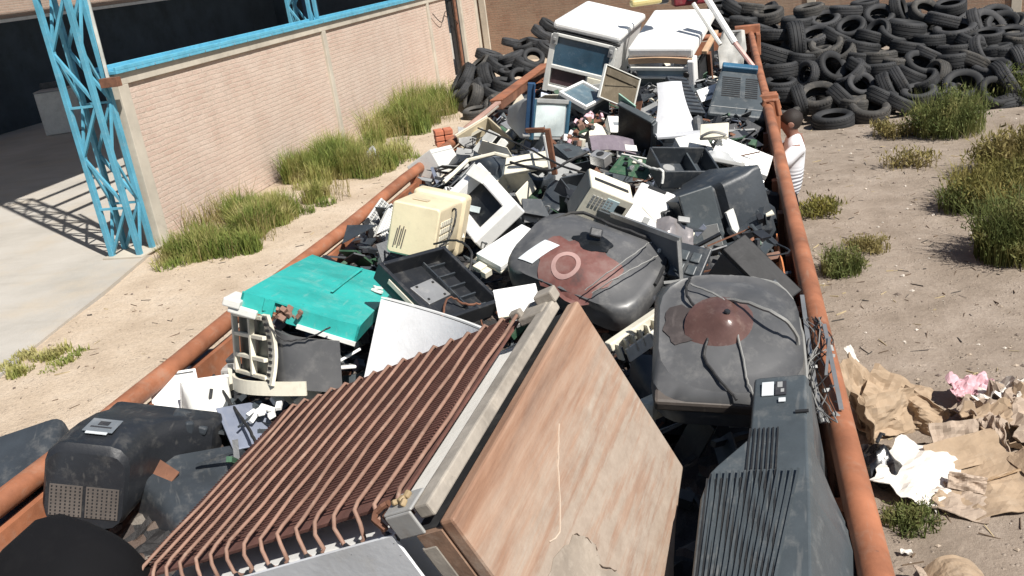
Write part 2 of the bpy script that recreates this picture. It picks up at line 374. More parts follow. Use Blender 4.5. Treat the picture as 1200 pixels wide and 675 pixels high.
def ground_mat():
    m = bpy.data.materials.new('dirt'); nt = nodes_of(m)
    v = coords(nt, rnd=False)
    sx = N(nt, 'ShaderNodeSeparateXYZ'); nt.links.new(v, sx.inputs[0])
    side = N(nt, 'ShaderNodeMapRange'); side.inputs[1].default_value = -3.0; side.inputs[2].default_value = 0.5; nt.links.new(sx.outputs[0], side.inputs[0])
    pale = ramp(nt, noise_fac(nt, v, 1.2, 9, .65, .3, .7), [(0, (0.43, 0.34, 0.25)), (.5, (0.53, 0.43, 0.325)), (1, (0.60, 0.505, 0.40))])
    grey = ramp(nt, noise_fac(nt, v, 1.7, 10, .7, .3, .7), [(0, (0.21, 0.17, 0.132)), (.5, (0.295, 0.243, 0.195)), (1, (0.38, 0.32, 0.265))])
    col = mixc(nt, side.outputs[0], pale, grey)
    vor = N(nt, 'ShaderNodeTexVoronoi'); vor.inputs['Scale'].default_value = 26; nt.links.new(v, vor.inputs['Vector'])
    peb = N(nt, 'ShaderNodeMapRange'); peb.inputs[1].default_value = .12; peb.inputs[2].default_value = .32; peb.inputs[3].default_value = 1; peb.inputs[4].default_value = 0; nt.links.new(vor.outputs[0], peb.inputs[0])
    sel = noise_fac(nt, v, 5, 4, .6, .50, .62)
    pm = N(nt, 'ShaderNodeMath', operation='MULTIPLY'); nt.links.new(peb.outputs[0], pm.inputs[0]); nt.links.new(sel, pm.inputs[1])
    p2 = N(nt, 'ShaderNodeMath', operation='MULTIPLY'); nt.links.new(pm.outputs[0], p2.inputs[0]); p2.inputs[1].default_value = .55
    pc = mixc(nt, vor.outputs[1], (0.13, 0.10, 0.085), (0.5, 0.44, 0.37))
    col = mixc(nt, p2.outputs[0], col, pc)
    fine = noise_fac(nt, v, 34, 8, .75, .42, .62)
    ff = N(nt, 'ShaderNodeMath', operation='MULTIPLY'); nt.links.new(fine, ff.inputs[0]); ff.inputs[1].default_value = .30
    col = mixc(nt, ff.outputs[0], col, (0.16, 0.125, 0.10))
    hb = N(nt, 'ShaderNodeMath', operation='ADD'); nt.links.new(noise_fac(nt, v, 7, 10, .75, .2, .8), hb.inputs[0]); nt.links.new(pm.outputs[0], hb.inputs[1])
    finish(nt, col, .95, 0, hb.outputs[0], .55, .04, .2); return m
def slab_mat():
    m = bpy.data.materials.new('slab'); nt = nodes_of(m); v = coords(nt, rnd=False)
    col = ramp(nt, noise_fac(nt, v, .45, 9, .65, .3, .7), [(0, (0.33, 0.31, 0.275)), (.5, (0.42, 0.395, 0.355)), (1, (0.48, 0.455, 0.415))])
    s = N(nt, 'ShaderNodeVectorMath', operation='MULTIPLY'); s.inputs[1].default_value = (.5, 3, 1); nt.links.new(v, s.inputs[0])
    st = noise_fac(nt, s.outputs[0], 1.2, 6, .6, .52, .75)
    q = N(nt, 'ShaderNodeMath', operation='MULTIPLY'); nt.links.new(st, q.inputs[0]); q.inputs[1].default_value = .3
    col = mixc(nt, q.outputs[0], col, (0.27, 0.245, 0.21))
    sd = noise_fac(nt, v, .8, 8, .7, .50, .66)
    q2 = N(nt, 'ShaderNodeMath', operation='MULTIPLY'); nt.links.new(sd, q2.inputs[0]); q2.inputs[1].default_value = .55
    col = mixc(nt, q2.outputs[0], col, (0.45, 0.385, 0.30))
    finish(nt, col, .9, 0, noise_fac(nt, v, 20, 8, .7, .2, .8), .3, .02, .2); return m
def brick_mat(name, c1, c2, mort, axes, wash=None, bw=.27, bh=.075):
    m = bpy.data.materials.new(name); nt = nodes_of(m)
    v = coords(nt, rnd=False)
    sx = N(nt, 'ShaderNodeSeparateXYZ'); nt.links.new(v, sx.inputs[0])
    cb = N(nt, 'ShaderNodeCombineXYZ'); nt.links.new(sx.outputs[axes[0]], cb.inputs[0]); nt.links.new(sx.outputs[axes[1]], cb.inputs[1])
    # hand-laid courses: warp the lattice a little
    wn = N(nt, 'ShaderNodeTexNoise'); wn.inputs['Scale'].default_value = 2.2; wn.inputs['Detail'].default_value = 3; nt.links.new(cb.outputs[0], wn.inputs['Vector'])
    wv = N(nt, 'ShaderNodeVectorMath', operation='MULTIPLY_ADD'); wv.inputs[1].default_value = (.06, .035, 0); nt.links.new(wn.outputs[1], wv.inputs[0]); nt.links.new(cb.outputs[0], wv.inputs[2])
    b = N(nt, 'ShaderNodeTexBrick'); b.inputs['Scale'].default_value = 1; b.inputs['Brick Width'].default_value = bw; b.inputs['Row Height'].default_value = bh
    b.inputs['Mortar Size'].default_value = .011; b.inputs['Mortar Smooth'].default_value = .25
    b.inputs['Color1'].default_value = rgba(c1); b.inputs['Color2'].default_value = rgba(c2); b.inputs['Mortar'].default_value = rgba(mort)
    nt.links.new(wv.outputs[0], b.inputs['Vector'])
    col = b.outputs[0]
    q = N(nt, 'ShaderNodeMath', operation='MULTIPLY'); nt.links.new(noise_fac(nt, cb.outputs[0], 1.3, 9, .7, .38, .68), q.inputs[0]); q.inputs[1].default_value = .8 if wash else .35
    col = mixc(nt, q.outputs[0], col, wash or mort)
    vs_m = N(nt, 'ShaderNodeVectorMath', operation='MULTIPLY'); vs_m.inputs[1].default_value = (1.6, .28, 1); nt.links.new(cb.outputs[0], vs_m.inputs[0])
    q3 = N(nt, 'ShaderNodeMath', operation='MULTIPLY'); nt.links.new(noise_fac(nt, vs_m.outputs[0], 1.5, 8, .7, .52, .74), q3.inputs[0]); q3.inputs[1].default_value = .4
    col = mixc(nt, q3.outputs[0], col, tuple(c * .62 for c in mort))
    q2 = N(nt, 'ShaderNodeMath', operation='MULTIPLY'); nt.links.new(noise_fac(nt, cb.outputs[0], 14, 7, .7, .45, .75), q2.inputs[0]); q2.inputs[1].default_value = .35
    col = mixc(nt, q2.outputs[0], col, tuple(c * .6 for c in c1))
    h = N(nt, 'ShaderNodeMath', operation='SUBTRACT'); h.inputs[0].default_value = 1; nt.links.new(b.outputs[1], h.inputs[1])
    h2 = N(nt, 'ShaderNodeMath', operation='MULTIPLY_ADD'); nt.links.new(noise_fac(nt, cb.outputs[0], 30, 6, .7, .2, .8), h2.inputs[0]); h2.inputs[1].default_value = .5; nt.links.new(h.outputs[0], h2.inputs[2])
    finish(nt, col, .95, 0, h2.outputs[0], .8, .02, .2); return m
brick_pink = brick_mat('brick_pink', (0.56, 0.43, 0.355), (0.50, 0.365, 0.30), (0.54, 0.45, 0.37), (1, 2), (0.60, 0.50, 0.425))
brick_red = brick_mat('brick_red', (0.25, 0.155, 0.11), (0.33, 0.21, 0.15), (0.28, 0.215, 0.165), (0, 2), (0.34, 0.265, 0.20))
brick_pale = brick_mat('brick_pale', (0.42, 0.30, 0.24), (0.36, 0.25, 0.2), (0.42, 0.36, 0.3), (1, 2))
painted_shade = worn('painted_shade', (0.045, 0.06, 0.075), (0.07, 0.08, 0.09), 0.4, 0.9, scale=1.5, scratch=False)  # deep shade of the shed interior, put into the wall colour

def leaf_mat(name, stops, sc=2.5):
    m = bpy.data.materials.new(name); nt = nodes_of(m); v = coords(nt, rnd=True)
    f = noise_fac(nt, v, sc, 4, .7, .28, .72)
    col = ramp(nt, f, stops)
    b = finish(nt, col, .7, 0, spec=.2)
    tr = N(nt, 'ShaderNodeBsdfTranslucent'); nt.links.new(col, tr.inputs[0])
    ad = N(nt, 'ShaderNodeMixShader'); ad.inputs[0].default_value = .3
    o = [n for n in nt.nodes if n.type == 'OUTPUT_MATERIAL'][0]
    nt.links.new(b.outputs[0], ad.inputs[1]); nt.links.new(tr.outputs[0], ad.inputs[2]); nt.links.new(ad.outputs[0], o.inputs[0])
    return m
grass_mat = leaf_mat('grass_leaf', [(0, (0.085, 0.13, 0.032)), (.36, (0.19, 0.24, 0.058)), (.62, (0.33, 0.32, 0.11)), (1, (0.52, 0.45, 0.24))], 1.4)
weed_mat = leaf_mat('weed_leaf', [(0, (0.06, 0.085, 0.028)), (.5, (0.13, 0.155, 0.05)), (1, (0.28, 0.25, 0.10))], 3)
dry_mat = leaf_mat('dry_leaf', [(0, (0.13, 0.13, 0.05)), (.5, (0.25, 0.21, 0.08)), (1, (0.38, 0.31, 0.16))], 2)
stem_mat = worn('stem', (0.20, 0.16, 0.08), (0.3, 0.25, 0.15), 0.3, 0.9)

# ================================================================ setting
def gh(x, y):
    return 0.05 * noise.noise((x * .35, y * .35, 1.3)) + 0.02 * noise.noise((x * 1.3, y * 1.3, 4.1))
def ground():
    mb = MB()
    xs = list(np.linspace(-9, 9, 91)); ys = list(np.linspace(-3, 33, 145))
    xs = [-120, -60, -30, -15] + xs + [15, 30, 60, 120]; ys = [-60, -20] + ys + [45, 80, 140]
    vs = []; nx = len(xs)
    for y in ys:
        for x in xs:
            z = gh(x, y) if -9 <= x <= 9 and -3 <= y <= 33 else 0
            if x < -6.5: z *= max(0, (x + 9) / 2.5) if x > -9 else 0
            vs.append((x, y, z))
    fs = [(j * nx + i, j * nx + i + 1, (j + 1) * nx + i + 1, (j + 1) * nx + i) for j in range(len(ys) - 1) for i in range(nx - 1)]
    mb.add(vs, fs); return structure(mb.build('ground', ground_mat(), smooth=True))
ground()
slab = MB().prism([(-8.02, 10.75), (-8.02, 44), (-45, 44), (-45, -10), (-6.3, -10), (-6.6, 3.5), (-7.0, 6.0), (-7.35, 7.6), (-7.62, 9.0)][::-1], -.05, .045)
structure(slab.build('concrete_slab', slab_mat()))

r = random.Random(5)
mb = MB()
def pebble(mb, p, s, r):
    vs = []
    for (i, j, k) in ((1, 0, 0), (-1, 0, 0), (0, 1, 0), (0, -1, 0), (0, 0, 1), (0, 0, -1)):
        vs.append(Vector(p) + Vector((i * s * r.uniform(.6, 1.3), j * s * r.uniform(.6, 1.3), k * s * r.uniform(.4, .8))))
    mb.add(vs, [(0, 2, 4), (2, 1, 4), (1, 3, 4), (3, 0, 4), (2, 0, 5), (1, 2, 5), (3, 1, 5), (0, 3, 5)])
for i in range(2600):
    x = r.uniform(.4, 6.5); y = 2.5 + 14 * r.random() ** 1.5
    mb.cur = r.choice((0, 0, 1, 2)); pebble(mb, (x, y, gh(x, y) + .004), .006 + .022 * r.random() ** 3, r)
for i in range(900):
    x = r.uniform(-7.2, -2.4); y = 2 + 17 * r.random()
    mb.cur = r.choice((0, 0, 1)); pebble(mb, (x, y, gh(x, y) + .004), .006 + .022 * r.random() ** 3, r)
tag(mb.build('gravel', [worn('stone_tan', (.33, .27, .21), rough=.9), worn('stone_dark', (.14, .11, .09), rough=.9), worn('stone_pale', (.5, .45, .39), rough=.9)]), 'loose pebbles and small stones scattered over the dirt yard', 'pebbles', kind='stuff')

mb = MB()
for i in range(1500):
    if i % 3: x = r.uniform(.4, 6.5); y = 2.5 + 13 * r.random() ** 1.4
    else: x = r.uniform(-7.3, -2.3); y = 2 + 16 * r.random()
    L = r.uniform(.01, .07); a = r.uniform(0, 6.3); p = Vector((x, y, gh(x, y) + .005)); q = Vector((math.cos(a), math.sin(a), r.uniform(-.05, .2))) * L
    mb.cur = r.choice((0, 0, 1, 2)); mb.bar(p - q, p + q, r.uniform(.002, .006), r.uniform(.002, .012))
tag(mb.build('dry_litter', [worn('twig_brown', (.13, .09, .06), rough=.9), worn('straw', (.42, .34, .2), rough=.9), worn('chip_dark', (.05, .045, .04), rough=.9)]), 'dry twigs, straw and small dark chips littering the dirt yard', 'litter', kind='stuff')

# ---- left wall -------------------------------------------------
WX = -7.93
lw = thing('boundary_wall', 'long pale pink brick wall with concrete posts and blue metal coping', 'wall', xf((WX, 10.65, 0)))
lw_len = 29.5 - 10.65
box_part('brick_panel', (-.10, (15.45) / 2 + .12, 1.16), (.14, 15.25, 2.30), brick_pink, lw, 0)
box_part('brick_panel', (-.10, 17.9, 1.16), (.14, 1.8, 2.30), brick_pink, lw, 0)
for y, w in ((.11, .22), (6.75, .17), (13.7, .17), (18.70, .22)):
    box_part('concrete_post', (-.10, y, 1.15), (.24, w, 2.30), concrete_mat, lw, .008)
box_part('concrete_post', (-.10, 16.95, 1.15), (.24, .16, 2.30), concrete_mat, lw, .008)
box_part('ring_beam', (-.10, lw_len / 2, 2.375), (.235, lw_len, .15), concrete_mat, lw, .006)
cp = MB()
cp.box((-.10, lw_len / 2, 2.475), (.34, lw_len + .06, .045)).box((.055, lw_len / 2, 2.52), (.035, lw_len + .06, .05)).box((-.255, lw_len / 2, 2.53), (.035, lw_len + .06, .07)).box((-.10, lw_len / 2, 2.515), (.09, lw_len + .06, .035))
coping = cp.build('metal_coping', steel_blue, lw, bevel=.006)
bl = MB()
for y in np.arange(.4, lw_len, .45): bl.box((.074, y, 2.475), (.008, .02, .02))
bl.build('coping_bolt', worn('bolt', (.2, .3, .36)), coping)
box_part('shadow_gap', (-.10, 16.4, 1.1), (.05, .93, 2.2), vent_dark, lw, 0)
MB().tube([(.03, 16.2, 0), (.03, 16.2, 2.3)], .05, 8).build('drain_pipe', rust_brown, lw)
MB().tube(wander([(.05, 13.9, 2.0), (.06, 14.6, 1.7), (.05, 15.2, 1.95), (.06, 16.2, 1.5)], 6, 0), .012, 5).build('wire', cable_black, lw)

# ---- back wall --------------------------------------------------
ang = math.atan2(25.2 - 29.5, 6.74 + 7.93)
bw = thing('back_wall', 'dark red brown brick wall behind the tyre heap', 'wall', Matrix.Translation((-7.8, 29.55, 0)) @ Matrix.Rotation(ang, 4, 'Z'))
box_part('brick_panel', (17, 0, 1.7), (34.4, .15, 3.4), brick_red, bw, 0)
for x in (.1, 10.42, 15.3, 20.4, 27): box_part('concrete_post', (x, -.02, 1.7), (.22, .22, 3.4), concrete_mat, bw, .006)
box_part('ring_beam', (17, 0, 3.48), (34.4, .2, .16), concrete_mat, bw, .006)
box_part('plinth', (17, -.04, .1), (34.4, .2, .22), concrete_mat, bw, .006)

# ---- shed ------------------------------------------------------
SX = -22.0
sw = thing('shed_wall', 'far wall inside the open shed, its shade painted dark, with a pale sunlit brick top', 'wall', xf((SX, 0, 0)))
box_part('shade_panel', (0, 22, 1.62), (.2, 80, 3.24), painted_shade, sw, 0)  # shade painted in below the roof's shadow line
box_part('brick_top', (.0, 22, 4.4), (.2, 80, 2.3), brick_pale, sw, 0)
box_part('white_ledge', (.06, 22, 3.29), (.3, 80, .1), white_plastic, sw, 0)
ew = thing('shed_end_wall', 'wall with painted-in shade closing the far end of the shed', 'wall', xf((-15, 43, 0)))
box_part('shade_panel', (0, 0, 2.7), (14.0, .2, 5.4), painted_shade, ew, 0)  # end wall takes the same painted-in shade
rf = thing('shed_roof', 'corrugated metal roof sheltering the concrete slab', 'roof', xf((-13.75, 26, 7.6)))
mb = MB(); n = 120
mb.grid(lambda u, v: ((u - .5) * 10.7, (v - .5) * 36, .04 * math.sin(u * n * PI) ), 240, 1, .01); mb.build('roof_sheet', grey_metal, rf)
for x in (-4, 0, 4): box_part('purlin', (x, 0, -.12), (.1, 35.9, .14), steel_navy, rf, 0)

def truss_column(name, label, x, y, h):
    t = thing(name, label, 'truss column', xf((x, y, .045)))
    w, d = .44, .30
    for sx in (-1, 1):
        for sy in (-1, 1):
            box_part('chord', (sx * w / 2, sy * d / 2, h / 2), (.068, .068, h), steel_cyan, t, .004)
    lc = MB(); k = 11; st = h / k
    for sy in (-1, 1):
        for i in range(k):
            s = 1 if i % 2 else -1
            lc.bar((s * (w / 2 - .02), sy * d / 2, i * st + .05), (-s * (w / 2 - .02), sy * d / 2, (i + 1) * st), .038, .038)
            if i % 2 == 0: lc.bar((-w / 2 + .03, sy * d / 2, (i + 1) * st), (w / 2 - .03, sy * d / 2, (i + 1) * st), .03, .03)
    for sx in (-1, 1):
        for i in range(k):
            s = 1 if i % 2 else -1
            lc.bar((sx * w / 2, s * (d / 2 - .02), i * st + .05), (sx * w / 2, -s * (d / 2 - .02), (i + 1) * st), .03, .03)
    lc.build('lacing', steel_cyan, t)
    box_part('base_plate', (0, 0, .012), (.62, .5, .024), concrete_mat, t, .003)
    return t
tc = truss_column('truss_column', 'nearest turquoise steel lattice column standing at the end of the brick wall', -8.22, 10.40, 7.6)
box_part('cleat', (.36, .05, 2.33), (.26, .1, .12), rust_brown, tc)
MB().bar((.30, .1, 2.3), (.20, .3, 4.3), .04).build('brace', worn('brace_grey', (.4, .41, .38), amount=.5), tc)
truss_column('truss_column', 'turquoise steel lattice column rising behind the middle of the brick wall', -8.36, 17.55, 7.6)
for (z, x) in ((4.3, -8.36), (5.4, -8.36), (6.6, -8.36)):
    tag(MB().box((x, 18.5, z), (.09, 15.4, .12)).build('girt', steel_cyan), {4.3: 'lowest', 5.4: 'middle', 6.6: 'highest'}[z] + ' turquoise steel girt between the lattice columns', 'girt', 'girts between the columns')
ic = thing('steel_column', 'dark navy steel column standing inside the shaded shed', 'column', xf((-14.2, 30.5, .045)))
box_part('shaft', (0, 0, 2.7), (.45, .3, 5.4), steel_navy, ic, .01); box_part('flange', (0, 0, .02), (.7, .5, .04), steel_navy, ic, .005)
# things standing in the shade of the shed
cb = thing('old_washer', 'pale boxy appliance standing in the deep shade of the shed', 'appliance', xf(spot(70, 128, .05) * 0.8 + Vector((0, 0, .05 - .8 * .05)), (0, 0, 25)))
box_part('cabinet', (0, 0, .6), (.9, .9, 1.2), offwhite, cb, .03); box_part('lid', (0, 0, 1.22), (.92, .92, .05), grey_plastic, cb, .02); box_part('control_panel', (0, .4, 1.32), (.9, .1, .18), dark_plastic, cb, .02)
for i, (dx, dy, s, wd) in enumerate(((-3.2, -1.5, .8, 'wide'), (-2.0, -2.6, .55, 'small'))):
    q = thing('crate', wd + ' dark crate lying on the shed floor left of the pale appliance', 'crate', xf((cb.location.x + dx, cb.location.y + dy, .05), (0, 0, 20 + 30 * i)))
    box_part('body', (0, 0, s * .35), (s * 1.5, s, s * .7), dark_plastic, q, .02); box_part('rim', (0, 0, s * .72), (s * 1.55, s * 1.05, .05), black_plastic, q, .01)

# ---- plants ------------------------------------------------------
def blades(mb, x, y, z, h, n, spread, r, w=.006, lean=.9):
    for i in range(n):
        a = r.uniform(0, 2 * PI); rr = spread * math.sqrt(r.random())
        p = Vector((x + rr * math.cos(a), y + rr * math.sin(a), z)); hh = h * r.uniform(.45, 1.1)
        da = r.uniform(0, 2 * PI); l = lean * hh * r.random()
        d = Vector((math.cos(da), math.sin(da), 0)); s = Vector((-d.y, d.x, 0)) * w * r.uniform(.6, 1.3)
        q1 = p + d * l * .35 + Vector((0, 0, hh * .55)); q2 = p + d * l + Vector((0, 0, hh * (1 - .25 * l / hh)))
        mb.add([p - s, p + s, q1 + s * .8, q1 - s * .8, q2], [(0, 1, 2, 3), (3, 2, 4)])
r = random.Random(11)
def grass_patch(px_list, label, h, n, spread, name='tall_grass'):
    mb = MB()
    for (px, py, k) in px_list:
        p = spot(px, py, 0)
        blades(mb, p.x, p.y, max(0, gh(p.x, p.y)) - .01, h * k, int(n * k), spread * (.6 + .4 * k), r)
    return tag(mb.build(name, grass_mat), label, 'grass', kind='stuff')
def grass_xy(pts, label, h, n, spread, name='tall_grass', mat=None, w=.0065):
    mb = MB()
    for (x, y, k) in pts: blades(mb, x, y, gh(x, y) * (1 if x > -6.5 else .5) - .01, h * k, int(n * k), spread, r, w)
    return tag(mb.build(name, mat or grass_mat), label, 'grass', kind='stuff')
def clumps(pxs, n, sp):
    out = []
    for (px, py, k) in pxs:
        c = spot(px, py, 0)
        for i in range(n): out.append((max(-7.85, c.x + r.gauss(0, sp)), c.y + r.gauss(0, sp * 1.5), k * r.uniform(.35, 1.2)))
    return out
grass_xy(clumps([(218, 305, .7), (250, 296, .9), (285, 280, 1), (318, 262, 1), (348, 246, .8), (232, 290, .9), (300, 255, 1.1)], 9, .17), 'thick green weeds growing along the foot of the brick wall nearest the lattice column', .44, 260, .17)
grass_xy(clumps([(362, 208, 1), (392, 205, 1.1), (425, 200, 1), (445, 190, .7), (405, 190, 1.1)], 9, .26), 'tall green weeds against the middle of the brick wall', .62, 260, .22)
grass_xy(clumps([(462, 158, .9), (482, 152, 1.1), (500, 140, 1.1), (508, 126, .9)], 9, .28), 'tall yellowish weeds against the brick wall beside the left tyre heap', .82, 250, .24)
grass_xy(clumps([(240, 300, 1), (300, 270, 1.1), (350, 240, .8), (380, 205, 1.2), (430, 198, 1.1), (470, 155, 1.3), (495, 145, 1.2)], 7, .3), 'straw coloured seed stalks rising among the green weeds along the brick wall', .6, 30, .25, 'seed_stalks', dry_mat, .004)
grass_xy([(-7.8 + r.random() * .5, 10.3 + 2.8 * r.random(), r.uniform(.5, 1.2)) for i in range(12)], 'sparse dry stalks beside the concrete end post of the wall', .55, 40, .22, 'dry_stalks', dry_mat, .006)
a0 = spot(42, 428, 0)
grass_xy([(a0.x + r.uniform(-.35, .4), a0.y + r.uniform(-.28, .3), r.uniform(.4, 1)) for i in range(16)], 'low tuft of grass at the cracked edge of the concrete slab', .14, 120, .10, 'grass_tuft', None, .008)

def bush(px, py, w, h, label, mat, seed, n=2600, leaf=.03, flat=1.0):
    r = random.Random(seed); p = spot(px, py, 0); t = thing('weed_bush', label, 'bush', xf((p.x, p.y, gh(p.x, p.y))), 'bushes on the right of the yard')
    fb = MB(); sb = MB()
    ns = 26; tips = []
    for i in range(ns):
        a = r.uniform(0, 2 * PI); rr = (w / 2) * math.sqrt(r.random()); top = h * (1 - .55 * (rr / (w / 2)) ** 2) * r.uniform(.6, 1.12)
        e = Vector((rr * math.cos(a), rr * math.sin(a) * flat, top)); b0 = Vector((e.x * .25, e.y * .25, -.02)); tips.append((b0, e))
        sb.tube([b0, b0.lerp(e, .5) + Vector((0, 0, h * .05)), e], [.008, .006, .003], 4)
    sb.build('stem', stem_mat, t)
    for i in range(n):
        b0, e = r.choice(tips); u = r.random() ** .6
        c = b0.lerp(e, u) + Vector((r.gauss(0, w * .07), r.gauss(0, w * .07), r.gauss(0, h * .07)))
        if c.z < 0: c.z = abs(c.z) * .4
        d = Vector((r.gauss(0, .8), r.gauss(0, .8), r.gauss(1.0, .7))).normalized(); s = d.orthogonal().normalized()
        s.rotate(Matrix.Rotation(r.uniform(0, 6.3), 3, d)); L = leaf * r.uniform(.9, 2.6); W = L * .13
        fb.add([c, c + d * L * .5 + s * W, c + d * L, c + d * L * .5 - s * W], [(0, 1, 2, 3)])
    blades(fb, 0, 0, -.01, h * 1.05, int(n * .10), w * .42, r, .005, .7)
    fb.build('foliage', mat, t)
    return t
bush(1112, 158, 1.15, .72, 'green bush growing in front of the tyre heap', weed_mat, 1, 6000, .034)
bush(1048, 160, .75, .28, 'low dry brown weed left of the green bush by the tyres', dry_mat, 2, 900, .04)
bush(1195, 300, .95, .66, 'big dark green bush cut off by the right edge of the photo', weed_mat, 3, 9500, .026)
bush(1172, 236, 1.3, .5, 'broad yellow green bush above the big dark bush at the right edge', leaf_mat('yellow_leaf', [(0, (.09, .10, .03)), (.5, (.2, .18, .055)), (1, (.34, .28, .11))], 2), 4, 9000, .032)
bush(1128, 246, .6, .35, 'small round green bush left of the broad yellow bush', weed_mat, 14, 2400, .025)
bush(1196, 205, 1.1, .62, 'tall straw coloured bush on the right below the tyres', dry_mat, 12, 6000, .04)
bush(985, 318, .46, .30, 'small dark green weed beside the trailer rail', weed_mat, 5, 2600, .02)
bush(1018, 290, .50, .12, 'low yellow green weed behind the small dark weed', dry_mat, 6, 1400, .02)
bush(960, 250, .62, .20, 'sparse yellowish weed close to the trailer side', leaf_mat('mix_leaf', [(0, (.07, .09, .03)), (1, (.28, .24, .06))], 3), 7, 900, .035)
bush(1066, 195, .8, .25, 'faint dry weed in the open dirt below the tyre heap', dry_mat, 8, 500, .04)
bush(1068, 612, .36, .11, 'little green weed in front of the scattered cardboard', weed_mat, 9, 1900, .014)
bush(1190, 122, .9, .6, 'dark weed beside the last tyres at the right edge', weed_mat, 10, 2400, .04)
bush(345, 205, .01, .01, 'x', weed_mat, 1, 1) if False else None

# ================================================================ tyres
def tyre_mesh(name, mat, wide=.10, seed=0):
    """hollow car tyre about its own z axis: beads, bulged walls, grooved tread, inner liner"""
    w = wide; R = .31
    prof = [(.178, w * .62), (.19, w * .80), (.225, w * .98), (.255, w * 1.05), (.280, w * .98), (.297, w * .84), (.308, w * .66),
            (.312, w * .50), (.304, w * .47), (.304, w * .40), (.314, w * .37), (.314, w * .06), (.305, w * .03), (.305, -w * .03), (.314, -w * .06), (.314, -w * .37), (.304, -w * .40), (.304, -w * .47), (.312, -w * .50),
            (.308, -w * .66), (.297, -w * .84), (.280, -w * .98), (.255, -w * 1.05), (.225, -w * .98), (.19, -w * .80), (.178, -w * .62),
            (.19, -w * .60), (.22, -w * .80), (.26, -w * .86), (.288, -w * .6), (.294, 0), (.288, w * .6), (.26, w * .86), (.225, w * .80), (.19, w * .60), (.178, w * .62)]
    mb = MB().lathe(prof, 30)
    # shoulder lugs
    for i in range(40):
        a = 2 * PI * i / 40
        for s in (-1, 1):
            M = Matrix.Rotation(a, 3, 'Z') @ Matrix.Rotation(rad(-25 * s), 3, 'Y')
            mb.box(Matrix.Rotation(a, 3, 'Z') @ Vector((.3035, 0, s * w * .74)), (.012, .026, .022), M)
    o = mb.build(name, mat, None, smooth=True, angle=35); COL.objects.unlink(o); return o.data
TY = [tyre_mesh('tyre', rubber, .115), tyre_mesh('tyre', rubber, .14), tyre_mesh('tyre', rubber_grey, .105), tyre_mesh('tyre', worn('rubber_dusty', (.05, .048, .045), (.24, .21, .17), .6, .85, vary=.4, scale=4, scratch=False), .125)]
right_v = Vector(RC[:, 0]); up_v = Vector(RC[:, 1]); fwd_v = Vector(RC[:, 2])
def put_tyre(loc, axis, s, k, label, group, spin=0):
    o = bpy.data.objects.new('tyre', TY[k]); COL.objects.link(o)
    q = Vector(axis).to_track_quat('Z', 'Y').to_matrix().to_4x4()
    o.matrix_world = Matrix.Translation(loc) @ q @ Matrix.Rotation(spin, 4, 'Z') @ Matrix.Scale(s, 4)
    return tag(o, label, 'tyre', group)
def on_plane(px, py, y0, z0, slope):
    d = ray(px, py); # z = z0 + slope*(y-y0)
    t = (z0 - slope * y0 - CAM_H) / (d[2] - slope * d[1]); return Vector((d[0] * t, d[1] * t, CAM_H + d[2] * t)), t
rt = random.Random(3)
def pile(lst, y0, z0, slope, side, group):
    for (px, py, w, ratio, th) in lst:
        p, t = on_plane(px, py, y0, z0, slope)
        depth = t
        s = max(.82, min(1.45, w * depth / FOC / .63)) * rt.uniform(.94, 1.14)
        view = Vector(ray(px, py)).normalized()
        ratio = max(.12, min(.97, ratio)); k = math.sqrt(1 - ratio ** 2)
        ax = -view * ratio + (right_v * math.cos(rad(th)) + up_v * math.sin(rad(th))) * k
        flat = abs(ax.normalized().z)
        how = 'lying flat' if flat > .85 else ('leaning at a slant' if flat > .45 else 'standing on edge')
        put_tyre(p, ax, s, rt.choice((0, 0, 1, 2, 3)), 'worn black tyre %s in the %s' % (how, side), group, rt.uniform(0, 6))
